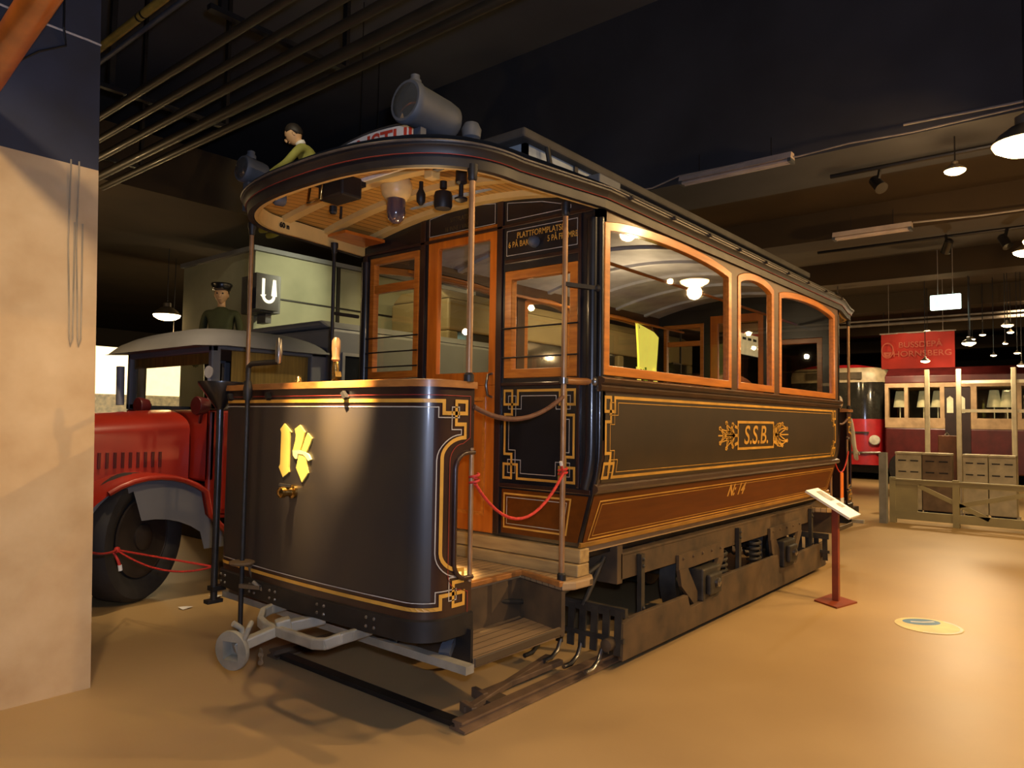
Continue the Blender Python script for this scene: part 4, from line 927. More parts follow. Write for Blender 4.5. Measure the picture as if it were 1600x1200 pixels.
# banner
bn = thing('banner', 'red banner lettered BUSSDEPÅ HORNSBERG hanging at the far right', 'banner', (12, -.27, 2.49))
redb = mat('banner_red', (.40, .014, .007), .7, var=.1, scale=2)
rows = [[(12 + .02 * math.sin(k * 1.3), .335 - 1.22 * k / 12, z) for k in range(13)] for z in (2.49, 2.7, 2.95, 3.16)]
MB().grid(rows).build('cloth', redb, bn, smooth=60)
f_ = lambda y0, z0: (lambda u, v: (11.965, y0 - u, z0 + v)); pk = mat('banner_pale_letter', (.46, .10, .06), .7)
t = MB(); t.text('BUSSDEPÅ', .15, f_(-.33, 2.93), sx=1.05, bold=.001); t.text('HORNSBERG', .15, f_(-.36, 2.76), sx=1.12, bold=.001); t.build('lettering', pk, bn)
t = MB(); t.ribbon([(.10 * math.cos(a), .14 * math.sin(a)) for a in [2 * PI * k / 24 for k in range(24)]], .02, f_(.22, 2.84), True); t.ribbon([(-.05, -.05), (.05, -.05), (.03, -.10), (-.03, -.10)], .035, f_(.22, 2.84), True); t.build('emblem', pk, bn)
m = MB(); m.tube([(12, .36, 3.165), (12, -.91, 3.165)], .014, 8); m.tube([(12, .2, 3.16), (12, .2, 4.15)], .004, 5); m.tube([(12, -.7, 3.16), (12, -.7, 4.15)], .004, 5); m.build('hanging_rod', cabm, bn)

for z, r, lb in ((3.62, .02, 'thin grey pipe crossing above the red banner, upper of two'), (3.53, .032, 'thicker grey pipe crossing above the red banner, lower of two')):
    tag(MB().tube([(13.4, 4.5, z), (13.4, -6, z)], r, 10).build('ceiling_pipe', cabm, smooth=60), lb, 'pipe', 'grey pipes over the banner')
for y in (3.5, .6, -2.6): tag(MB().tube([(13.4, y, 3.5), (13.4, y, 3.80)], .008, 6).build('pipe_hanger', M['iron']), 'thin rod carrying the grey pipes over the banner', 'hanger', 'rods of the grey pipes')
# ================================================================== VEHICLES AND FIXTURES ROUND ABOUT
red = mat('truck_red', (.36, .022, .008), .38, coat=.2, c2=(.25, .014, .006), scale=2)
dred = mat('truck_dark_red', (.10, .012, .012), .4)
tgrey = mat('truck_grey', (.15, .155, .165), .6, c2=(.11, .113, .12), scale=2)
tire = mat('tyre_rubber', (.022, .021, .021), .75, scale=10, bump=.1)
curtain = mat('yellow_curtain', (.34, .21, .035), .8, stretch=(14, 14, 1), scale=3)
tk = thing('red_truck', 'old red truck with grey cab roof parked beyond the tram, front wheel turned', 'truck', (.8, 3.3, 0))
# bonnet
m = MB(); sec = lambda x, w, zt: [(x, 3.3 - w, .88)] + [(x, 3.3 - w * math.cos(a), zt - .16 + .16 * math.sin(a)) for a in [PI * k / 14 for k in range(15)]] + [(x, 3.3 + w, .88)]
m.grid([sec(-2.0, .34, 1.32), sec(-1.95, .38, 1.36), sec(-1.2, .43, 1.40), sec(-.30, .50, 1.46)]); m.add(sec(-2.0, .34, 1.32), [tuple(range(17))]); bo = m.build('bonnet', red, tk, smooth=40)
for k in range(9): 
    x = -.98 + k * .055; y = 3.3 - (.43 + .07 * (x + 1.2) / .9) - .004
    m = MB(); m.prism([(x, 1.0), (x + .02, 1.0), (x + .02, 1.12), (x, 1.12)], 1, y - .012, y); m.build('louvre', dred, bo)
m = MB(); m.bb(-2.0, -.28, 2.92, 3.68, .48, .90); m.build('chassis', M['iron'], tk)
# fender: crown arching over the wheel and sweeping to the running board
cx, r = -.72, .60
arcp = [(cx + r * math.cos(a), .40 + r * .95 * math.sin(a)) for a in [PI * (1.0 - k / 14 * .72) for k in range(15)]] + [(-.30, .66), (-.12, .47), (-.02, .40), (1.0, .38)]
m = MB(); m.grid([[(x, y, z - (0 if y > 2.46 else .03)) for x, z in arcp] for y in (2.42, 2.47, 2.75, 2.95)]); fe = m.build('fender', red, tk, smooth=40)
m = MB(); m.tube([(x, 2.42, z - .02) for x, z in arcp[6:]], .022, 8); m.build('fender_edge', red, fe, smooth=60)
m = MB(); A = [(x, 2.50, z - .03) for x, z in arcp]; B = [(x, 2.50, max(.36, z - .34)) if i > 8 else (x + (cx - x) * .18, 2.50, z - .10) for i, (x, z) in enumerate(arcp)]; m.grid([A, B]); m.build('fender_skirt', tgrey, fe)
m = MB(); m.bb(-.02, 1.3, 2.40, 2.75, .33, .385); m.build('running_board', M['iron'], tk)
# steered front wheel
wn = Vector((.52, -.855, 0)).normalized(); wc = Vector((-.72, 2.66, .485))
m = MB(); m.lathe([(.30, -.02), (.33, .02), (.40, .05), (.455, .045), (.482, .01), (.485, -.08), (.482, -.16), (.455, -.20), (.30, -.16)], wc, wn, 40); wh = m.build('front_wheel', tire, tk, smooth=40)
m = MB(); m.lathe([(.305, .015), (.29, .02), (.27, -.05), (.18, -.07), (.10, -.02), (.10, .03), (.05, .05), (.002, .055)], wc, wn, 32); m.build('rim', mat('rim_dark', (.045, .035, .03), .5, metal=.3), wh, smooth=40)
m = MB()
for k in range(6):
    a = 2 * PI * k / 6; u = Vector((wn.y, -wn.x, 0)); p = wc + wn * -.02 + u * math.cos(a) * .15 + Vector((0, 0, 1)) * math.sin(a) * .15; m.ball(p, .014, 8)
m.build('wheel_nut', M['steel'], wh)
# cab
m = MB(); m.bb(-.28, .80, 2.52, 2.58, .62, 1.46); m.bb(-.28, .80, 4.04, 4.10, .62, 1.46); m.bb(-.28, -.22, 2.52, 4.10, .88, 1.46); m.bb(-.25, .8, 2.55, 4.08, .58, .62); m.build('cab_body', red, tk, bevel=.02)
m = MB(); m.frame([(-.16, .66), (.30, .66), (.30, 1.42), (-.16, 1.42)], [(-.13, .69), (.27, .69), (.27, 1.39), (-.13, 1.39)], 1, 2.505, 2.522); dd = m.build('cab_door', red, tk); m = MB(); m.prism([(-.12, .70), (.26, .70), (.26, 1.38), (-.12, 1.38)], 1, 2.512, 2.522); m.build('door_panel', dred, dd)
m = MB(); m.tube([(-.05, 2.50, 1.36), (.06, 2.49, 1.36)], .012, 8); m.build('door_handle', M['steel'], dd)
m = MB()
for y in (2.52, 4.04): m.bb(-.28, -.20, y, y + .06, 1.46, 1.98)
for y in (2.52, 4.04): m.bb(.66, .84, y, y + .06, 1.46, 2.05); m.bb(-.28, .84, y, y + .06, 1.955, 2.05); m.bb(-.28, -.06, y, y + .06, 1.46, 1.52); m.bb(-.10, .7, y, y + .06, 1.46, 1.50)
m.bb(-.28, -.22, 2.52, 4.10, 1.93, 2.03); m.build('cab_frame', tgrey, tk, bevel=.012)
m = MB(); rq = [-1 + 2 * k / 20 for k in range(21)]; rx = lambda u: .22 + .68 * u; ry = lambda v: 3.31 + .86 * v
m.grid([[(rx(u), ry(v), 1.985 - .05 * max(0, -u - .6) + .19 * ((1 - abs(u) ** 3.5) * (1 - abs(v) ** 4)) ** .55) for v in rq] for u in rq]); m.grid([[(rx(u), ry(v), 1.982 - .05 * max(0, -u - .6)) for v in rq] for u in rq]); m.build('cab_roof', tgrey, tk, smooth=50)
m = MB(); m.add([(-.25, 2.58, 1.46), (-.25, 4.04, 1.46), (-.25, 4.04, 1.93), (-.25, 2.58, 1.93)], [(0, 1, 2, 3)]); m.build('windscreen', M['glass'], tk)
m = MB(); m.bb(-.24, -.225, 2.58, 4.04, 1.84, 1.94); m.build('sun_blind', curtain, tk)
m = MB(); m.bb(-.08, .66, 2.57, 2.578, 1.50, 1.96); m.build('side_curtain', curtain, tk)
m = MB(); m.bb(.82, 3.4, 2.46, 4.16, .60, 2.24); m.prism([(2.46, 2.24), (4.16, 2.24), (4.0, 2.32), (2.62, 2.32)], 0, .80, 3.42); m.build('van_body', tgrey, tk, bevel=.03)
m = MB(); m.frame([(.95, 1.50), (1.25, 1.50), (1.25, 2.02), (.95, 2.02)], [(.98, 1.53), (1.22, 1.53), (1.22, 1.99), (.98, 1.99)], 1, 2.445, 2.465); vw = m.build('van_window', mat('pale_frame', (.30, .29, .27), .5), tk); m = MB(); m.prism([(.98, 1.53), (1.22, 1.53), (1.22, 1.99), (.98, 1.99)], 1, 2.455, 2.462); m.build('pane', mat('dark_pane', (.015, .017, .02), .08), vw)
for y in (2.46, 3.50):
    m = MB(); m.lathe([(.03, -.10), (.06, -.08), (.075, 0), (.07, .01), (.002, .015)], (-.42, y, 1.49), (-1, -.1, 0), 18); m.tube([(-.38, y, 1.43), (-.34, y + .1, 1.36)], .014, 6); m.build('side_lamp', dred, tk, smooth=40)
MB().tube([(-.34, 4.08, 1.5), (-.34, 4.10, 1.86)], .035, 10).build('mirror_post', mat('mirror_paint', (.42, .42, .44), .4), tk, smooth=50); m = MB(); m.tube([(-.30, 2.50, 1.5), (-.33, 2.46, 1.80)], .014, 8); m.lathe([(.045, 0), (.05, .012)], (-.33, 2.45, 1.76), (-1, -.2, 0), 14); m.build('mirror_post', mat('mirror_paint', (.42, .42, .44), .4), tk, smooth=50)
m = MB(); m.lathe([(.25, -.1), (.44, -.1), (.46, -.05), (.46, .12), (.44, .16), (.25, .16)], (2.5, 2.62, .46), (0, 1, 0), 32); m.build('rear_wheel', tire, tk, smooth=40)
m = MB(); m.lathe([(.25, -.1), (.44, -.1), (.46, -.05), (.46, .12), (.44, .16), (.25, .16)], (-.72, 3.9, .46), (0, 1, 0), 32); m.build('off_wheel', tire, tk, smooth=40)
# bits on the floor by the truck
for p, lb in (((-.30, 2.32), 'scrap of pale paper on the floor right of the truck wheel'), ((-.62, 2.16), 'smaller scrap of pale paper on the floor in front of the truck wheel')):
    x, y = p; tag(MB().add([(x, y, .004), (x + .08, y + .01, .012), (x + .07, y + .08, .004), (x - .01, y + .06, .016)], [(0, 1, 2, 3)]).build('paper_scrap', M['whitesign']), lb, 'paper', 'paper scraps on the floor')
# lit display panels behind the truck
lit = mat('lit_display', (.9, .82, .6), .6, emit=(1., .80, .44), es=1.6); crowd = mat('display_picture', (.62, .52, .30), .6, c2=(.10, .085, .05), scale=14, emit=(1, .8, .45), es=.18)
for x0, x1, lb in ((1.15, 1.86, 'lit white display panel nearest the pillar, picture along its foot'), (2.02, 3.3, 'wider lit white display panel behind the windscreen of the red truck')):
    t = thing('display_panel', lb, 'display panel', ((x0 + x1) / 2, 9.0, 0), 'lit display panels'); m = MB(); m.bb(x0, x1, 9.0, 9.03, 1.72, 2.46); m.build('lit_panel', lit, t); m = MB(); m.bb(x0, x1, 8.998, 9.03, .55, 1.72); m.build('picture', crowd, t)
    m = MB(); m.bb(x0 - .10, x0, 8.98, 9.06, 0, 2.5); m.bb(x1, x1 + .06, 8.98, 9.06, 0, 2.5); m.build('post', M['iron'], t)
tag(MB().bb(-.9, 8.0, 7.9, 8.0, 0, .62).build('low_wall', mat('low_wall', (.55, .42, .22), .8)), 'low cream plinth wall behind the red truck', 'wall')
# U sign and booth
gw = mat('booth_wall', (.30, .30, .20), .85, c2=(.21, .215, .14), scale=1.5)
bt = thing('booth', 'grey-green rendered kiosk wall behind the red truck, carrying the U sign', 'kiosk', (4.0, 6.2, 0))
m = MB(); m.bb(1.86, 6.0, 5.55, 5.65, 0, 3.58); m.bb(1.86, 1.96, 5.65, 7.5, 0, 3.58); m.build('wall', gw, bt); m = MB(); m.prism([(1.80, 5.48), (6.05, 5.48), (6.05, 7.5), (1.80, 7.5)], 2, 3.58, 3.64); m.build('roof', tgrey, bt)
m = MB(); m.bb(3.15, 3.20, 5.52, 5.55, 0, 3.58); m.bb(1.9, 6.0, 5.53, 5.55, 2.98, 3.0); m.build('batten', M['iron'], bt)
us = thing('u_sign', 'dark box sign with a glowing white letter U on the kiosk wall', 'sign', (1.74, 5.0, 2.74))
m = MB(); m.bb(1.56, 1.87, 5.0, 5.10, 2.735, 3.18); m.bb(1.68, 1.96, 5.10, 5.55, 2.72, 3.20); m.bb(1.82, 1.90, 5.2, 5.4, 2.60, 2.73); m.build('box', mat('sign_box', (.085, .088, .095), .5), us)
m = MB(); uu = [(-.075, .155), (-.075, -.05)] + [(.075 * -math.cos(a), -.05 - .08 * math.sin(a)) for a in [PI * k / 10 for k in range(11)]] + [(.075, -.05), (.075, .155)]
m.ribbon(uu, .040, lambda u, v: (1.73 + u, 4.996, 2.965 + v)); m.build('letter', mat('letter_lit', (1, 1, .85), .5, emit=(1., .93, .66), es=.9), us)
# table lamp and small lights in the dark behind the truck
pendant(1.86, 8.0, 2.93, .20, 'pendant lamp with flat lit shade in the dark behind the truck cab', m_=hot2, top=3.95, e=25)
for c, r, lb in (((5.1, 9.1, 3.66), .035, 'tiny white spotlight under the slab, above the pendant behind the truck'), ((.95, 9.5, 2.85), .04, 'tiny lamp in the dark beside the pillar, leftmost'), ((1.9, 11.0, 2.95), .05, 'tiny lamp in the dark between pillar and pendant'), ((2.25, 8.6, 2.62), .035, 'tiny lamp just below the pendant behind the truck')):
    pendant(*c, r, lb, 'small lamps behind the truck', hot2, 3.95)
pn = thing('ceiling_panel_light', 'dim amber ceiling panel light over the red truck', 'light', (3.2, 8.2, 3.6)); m = MB(); m.bb(2.6, 3.3, 8.0, 8.5, 3.52, 3.60); m.build('diffuser', mat('panel_amber', (.5, .32, .1), .6, emit=(1, .6, .2), es=.35), pn); m = MB(); m.bb(2.5, 3.4, 7.9, 8.6, 3.60, 3.66); m.build('frame', slabm, pn)

# ---------------------------------------------------------------- right background
bred = mat('bus_red', (.50, .018, .022), .35, coat=.3, var=.1); crm = mat('bus_cream', (.62, .50, .30), .45); dglass = mat('vehicle_glass', (.030, .028, .022), .08, spec=.8)
bs = thing('red_bus', 'red bus with cream roof dome facing the tram, far right behind the rear platform', 'bus', (21, 2.6, 0))
def rsec(x, y0, y1, z, r): return [(x, a, z) for a in (y0, y1)]
m = MB(); out = lambda ins: [(17.25 + ins, 1.40 + ins)] + [] 
bp = [(17.35, 1.40), (17.12, 1.46), (17.0, 1.62), (16.95, 2.1), (16.93, 2.6), (16.95, 3.1), (17.0, 3.6), (17.12, 3.76), (17.35, 3.8), (26, 3.8), (26, 1.40)]
m.prism(bp, 2, .39, 1.57); m.build('lower_body', bred, bs, smooth=40)
m = MB(); m.prism([(17.0 + (x - 17.0) * .98, 2.6 + (y - 2.6) * .985) for x, y in bp], 2, 1.57, 2.52); m.build('glass_band', dglass, bs, smooth=40)
m = MB(); n = len(bp); rows = []
for z, k in ((2.52, 1.0), (2.70, 1.0), (2.82, .97), (2.90, .88)): rows.append([(17.3 + (x - 17.3) * (k if x < 17.3 else 1), 2.6 + (y - 2.6) * k, z) for x, y in bp] + [(17.3 + (bp[0][0] - 17.3) * 1, 2.6 + (bp[0][1] - 2.6) * k, z)])
m.grid(rows); m.build('dome', crm, bs, smooth=40); m = MB(); m.grid([rows[-1], [(17.3 + (x - 17.3) * .9, 2.6 + (y - 2.6) * .6, 2.98) for x, y, z in rows[-1]]]); m.add([(17.3 + (x - 17.3) * .9, 2.6 + (y - 2.6) * .6, 2.98) for x, y, z in rows[-1][:-1]], [tuple(range(n))]); m.build('roof', bred, bs, smooth=40)
m = MB(); m.lathe([(.12, 0), (.13, .02), (.11, .04), (.002, .05)], (16.96, 1.62, 1.03), (-1, -.25, 0), 18); m.build('head_lamp', mat('bus_lamp', (.8, .75, .6), .2), bs); m = MB(); m.bb(16.92, 16.96, 1.75, 3.5, 1.20, 1.24); m.tube([(17.0, 1.5, .72), (16.93, 1.9, .70), (16.93, 3.3, .70)], .03, 8); m.build('bumper', M['steel'], bs)
m = MB(); m.bb(17.2, 26, 1.6, 3.6, .18, .39); m.lathe([(.2, 0), (.42, 0), (.42, .25), (.2, .25)], (19.2, 1.42, .42), (0, 1, 0), 24); m.build('undercarriage', M['iron'], bs)
m = MB(); m.bb(16.90, 16.93, 1.9, 3.3, 2.60, 2.78); m.build('route_blind', mat('blind_dark', (.12, .09, .05), .5), bs)
mar = mat('railcar_maroon', (.085, .010, .010), .4, coat=.2); marl = mat('railcar_cream', (.42, .28, .15), .5); lampsh = mat('lit_lampshade', (.55, .52, .34), .6, emit=(.9, .85, .45), es=.10)
rc = thing('railcar', 'maroon and cream railcar with wide windows standing behind the white posts', 'railcar', (16.6, -1.2, 0))
m = MB(); m.bb(16.0, 18.4, -4.2, 1.16, .36, 1.36); m.build('lower_body', mar, rc, bevel=.03)
m = MB(); m.bb(16.0, 18.4, -4.2, 1.16, 1.36, 1.60); m.bb(16.0, 18.4, -4.2, 1.16, 2.32, 2.42); m.build('cream_band', marl, rc)
m = MB(); m.bb(16.0, 18.4, -4.2, 1.16, 2.42, 2.60); m.prism([(16.0, 2.60), (18.4, 2.60), (18.0, 2.80), (16.4, 2.80)], 1, -4.2, 1.16); m.build('roof', mar, rc, bevel=.02)
m = MB()
for y0, y1 in ((1.08, 1.16), (.66, .74), (-.09, .0), (-.72, -.60), (-1.55, -1.46), (-2.4, -2.3), (-3.3, -3.2), (-4.2, -4.1)): m.bb(16.0, 16.12, y0, y1, 1.60, 2.32)
m.bb(18.3, 18.4, -4.2, 1.16, 1.6, 2.32); m.build('pillar', marl, rc)
m = MB(); m.bb(18.1, 18.15, -4.2, 1.1, 1.6, 2.32); m.bb(16.3, 18.1, -4.2, 1.1, 1.36, 1.40); m.build('interior', mat('railcar_inside', (.10, .085, .05), .8), rc)
for y0, y1 in ((.74, 1.08), (.0, .66), (-1.46, -.72), (-2.3, -1.55), (-3.2, -2.4), (-4.1, -3.3)):
    m = MB(); m.add([(16.05, y0, 1.6), (16.05, y1, 1.6), (16.05, y1, 2.32), (16.05, y0, 2.32)], [(0, 1, 2, 3)]); m.build('window_pane', M['glass'], rc)
for y in (.93, .42, .12, -1.0, -1.25, -1.9, -2.1):
    m = MB(); m.lathe([(.15, 1.86), (.09, 2.24), (.085, 2.25)], (16.5, y, 0), n=16); m.tube([(16.5, y, 1.4), (16.5, y, 1.9)], .012, 6); m.build('table_lamp', lampsh, rc, smooth=50)
m = MB(); m.bb(15.985, 16.02, -.60, -.10, .45, 2.30); dr = m.build('door', mat('railcar_door', (.025, .012, .012), .4), rc)
for y0 in (-.27, -.50): m = MB(); m.prism([(y0, 1.72), (y0 + .13, 1.72), (y0 + .13, 2.05), (y0 + .065, 2.11), (y0, 2.05)], 0, 15.975, 15.985); m.build('door_light', lampsh, dr)
m = MB(); m.lathe([(.15, 0), (.38, 0), (.40, .05), (.40, .14), (.15, .14)], (15.96, .70, .40), (1, 0, 0), 28); m.lathe([(.15, 0), (.38, 0), (.40, .05), (.40, .14), (.15, .14)], (15.96, -2.9, .40), (1, 0, 0), 28); m.build('wheel', M['iron'], rc, smooth=40)
# white posts and railing structure
wp = mat('white_post_paint', (.70, .62, .42), .45, var=.08)
for y, z0, lb in ((-.725, 0, 'white post left of the brightest one, in front of the railcar'), (-1.172, 0, 'white post standing right under the brightest far lamp'), (-1.905, 0, 'white post at the right edge in front of the railcar')):
    t = thing('white_post', lb, 'post', (10.3, y, 0), 'white posts'); m = MB(); m.bb(10.27, 10.33, y - .035, y + .035, .0, 2.34); m.build('shaft', wp, t, bevel=.01); m = MB(); m.bb(10.24, 10.36, y - .06, y + .06, 0, .05); m.build('foot', wp, t)
for z, lb in ((2.10, 'upper white rail between the right-hand white posts'), (1.64, 'lower white rail between the right-hand white posts')):
    tag(MB().bb(10.285, 10.315, -2.9, -1.21, z, z + .05).build('white_rail', wp), lb, 'rail', 'white rails')
# ticket cabinets
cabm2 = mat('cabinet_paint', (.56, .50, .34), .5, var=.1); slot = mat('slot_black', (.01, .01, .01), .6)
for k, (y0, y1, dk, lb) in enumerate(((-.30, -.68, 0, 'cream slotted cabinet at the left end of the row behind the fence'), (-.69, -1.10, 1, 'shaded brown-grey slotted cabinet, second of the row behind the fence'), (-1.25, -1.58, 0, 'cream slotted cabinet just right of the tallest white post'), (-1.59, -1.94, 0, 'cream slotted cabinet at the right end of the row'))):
    t = thing('slotted_cabinet', lb, 'cabinet', (10.2, (y0 + y1) / 2, 0), 'slotted cabinets'); m = MB(); m.bb(10.02, 10.22, y1, y0, .06, .95); m.build('body', mat('cabinet_shade', (.22, .15, .09), .6) if dk else cabm2, t, bevel=.01)  # the dark body has its shade put into the colour
    m = MB(); m.bb(9.99, 10.24, y1, y0, .95, .985); m.build('top', cabm2, t, bevel=.006)
    m = MB(); w = (y0 - y1)
    for z in (.84, .66):
        for f0 in (.12, .58): m.bb(10.012, 10.022, y1 + w * f0, y1 + w * (f0 + .30), z, z + .018)
    m.build('slot', slot, t); m = MB(); m.bb(10.04, 10.08, y1 + .02, y1 + .06, 0, .06); m.bb(10.04, 10.08, y0 - .06, y0 - .02, 0, .06); m.bb(10.16, 10.20, y1 + .02, y0 - .02, 0, .06); m.build('foot', slot, t)
# low fence
fm_ = mat('fence_paint', (.34, .30, .15), .6, c2=(.26, .23, .12), scale=3)
fn = thing('low_fence', 'low green-grey wooden fence with crossed braces in front of the cabinets', 'fence', (8.6, -1.8, 0))
m = MB(); m.bb(8.58, 8.64, -3.3, -.56, .56, .62); m.bb(8.56, 8.66, -3.3, -.56, .62, .64); m.build('top_rail', fm_, fn); m = MB(); m.bb(8.58, 8.64, -3.3, -.56, .06, .18); m.build('bottom_rail', fm_, fn)
for y in (-.56, -1.36, -2.3, -3.3): m = MB(); m.bb(8.57, 8.65, y - .04, y + .04, 0, .66); m.build('fence_post', fm_, fn)
m = MB(); m.prism([(-.60, .06), (-.88, .06), (-.88, .56), (-.60, .56)], 0, 8.60, 8.63); m.build('fence_board', fm_, fn)
for a, b in (((-.90, .55), (-1.75, .15)), ((-1.36, .30), (-2.28, .55)), ((-2.3, .55), (-3.25, .15)), ((-2.3, .15), (-3.25, .55))): m = MB(); m.bar((8.595, a[0], a[1]), (8.595, b[0], b[1]), .03, .06); m.build('brace', fm_, fn)
tag(MB().bb(8.35, 8.45, -.53, -.43, 0, 1.02).build('grey_post', mat('grey_post', (.30, .30, .26), .5)), 'plain grey square post left of the cabinets', 'post')
wc_ = thing('wooden_chest', 'brown wooden chest on the cabinets behind the left white posts', 'chest', (10.6, -.95, .98)); m = MB(); m.bb(10.5, 10.8, -1.10, -.84, .0, 1.26); m.build('body', mat('chest_wood', (.20, .075, .03), .5), wc_, bevel=.01); m = MB(); m.tube([(10.5, -.94, 1.27), (10.5, -.97, 1.31), (10.5, -1.0, 1.27)], .012, 6); m.build('handle', M['steel'], wc_)
# beyond the tram, seen through its windows
yb = thing('yellow_cloth', 'bright yellow cloth with straps hanging inside the tram behind its front side window', 'cloth', (3.38, .62, 1.92)); ylm = mat('yellow_cloth_glow', (.90, .80, .10), .6, var=.05, emit=(1., .88, .14), es=.5); ygr = mat('green_strap', (.30, .50, .03), .7)  # the cloth is no lamp; a glow is added to its yellow
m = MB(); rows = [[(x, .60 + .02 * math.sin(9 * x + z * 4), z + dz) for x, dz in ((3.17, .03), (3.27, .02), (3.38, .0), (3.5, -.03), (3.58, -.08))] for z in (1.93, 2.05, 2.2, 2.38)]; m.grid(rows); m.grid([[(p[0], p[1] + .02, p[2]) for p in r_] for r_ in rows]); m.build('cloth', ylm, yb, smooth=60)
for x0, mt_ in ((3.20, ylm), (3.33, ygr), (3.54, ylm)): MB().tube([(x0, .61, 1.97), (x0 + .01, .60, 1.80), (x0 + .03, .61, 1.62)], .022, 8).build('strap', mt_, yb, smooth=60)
for x in (3.22, 3.5): MB().tube([(x, .62, 2.42), (x, .61, 2.36)], .006, 6).build('hook', M['steel'], yb)
kb = thing('kiosk_board', 'white notice board with red top seen through the narrow middle side window', 'board', (13.8, 3.5, 0)); m = MB(); m.bb(12.2, 15.4, 3.5, 3.56, 3.02, 3.50); m.build('white_panel', mat('lit_white_board', (.75, .68, .5), .6, emit=(1, .85, .55), es=.25), kb); m = MB(); m.bb(12.2, 15.4, 3.48, 3.58, 3.50, 3.76); m.build('red_panel', bred, kb)  # faint glow put into the white panel's colour
m = MB(); m.bb(12.4, 12.5, 3.5, 3.6, 0, 3.02); m.bb(15.1, 15.2, 3.5, 3.6, 0, 3.02); m.build('leg', M['iron'], kb); m = MB()
for k in range(9): m.bb(12.4 + .32 * k, 12.6 + .32 * k, 3.492, 3.499, 3.36, 3.42)
m.build('dark_mark', slot, kb)
ob = thing('olive_bus', 'dull olive old bus standing beyond the tram, seen through its windows', 'bus', (7, 5.0, 0)); olv = mat('olive_paint', (.20, .155, .075), .6, c2=(.14, .11, .055), scale=1.5)
m = MB(); m.bb(3.9, 11.5, 4.0, 5.2, .35, 1.75); m.bb(3.9, 11.5, 4.0, 5.2, 2.65, 3.1); m.prism([(4.0, 3.1), (5.2, 3.1), (5.0, 3.25), (4.2, 3.25)], 0, 3.9, 11.5)
for x in (3.9, 5.3, 6.9, 8.4, 9.9, 11.3): m.bb(x, x + .2, 4.0, 5.2, 1.75, 2.65)
m.build('body', olv, ob, bevel=.03)
for x in (4.1, 5.5, 7.1, 8.6, 10.1): m = MB(); m.bb(x, x + 1.25, 4.05, 4.10, 1.75, 2.65); m.build('window', dglass, ob)
for x in (5.2, 9.8): m = MB(); m.lathe([(.2, 0), (.42, 0), (.43, .05), (.43, .22), (.2, .22)], (x, 3.99, .43), (0, 1, 0), 24); m.build('wheel', tire, ob, smooth=40)
bd_ = thing('brown_louvred_box', 'brown louvred radiator housing seen at the foot of the middle side window', 'radiator housing', (9.2, 2.0, 0)); m = MB(); arcq = [(8.2, 1.0), (10.2, 1.0), (10.2, 2.0)] + [(9.2 + 1.0 * math.cos(a), 2.0 + .28 * math.sin(a)) for a in [PI * k / 10 for k in range(1, 10)]] + [(8.2, 2.0)]; m.prism([(x, z - (1.0 if z <= 1.0 else 0)) for x, z in arcq], 1, 2.1, 2.9); m.build('housing', mat('radiator_red', (.20, .05, .02), .5), bd_)
m = MB()
for k in range(8): m.bb(8.4, 10.0, 2.08, 2.1, 1.0 + .11 * k, 1.06 + .11 * k)
m.build('louvre', mat('louvre_tan', (.16, .10, .05), .6), bd_)
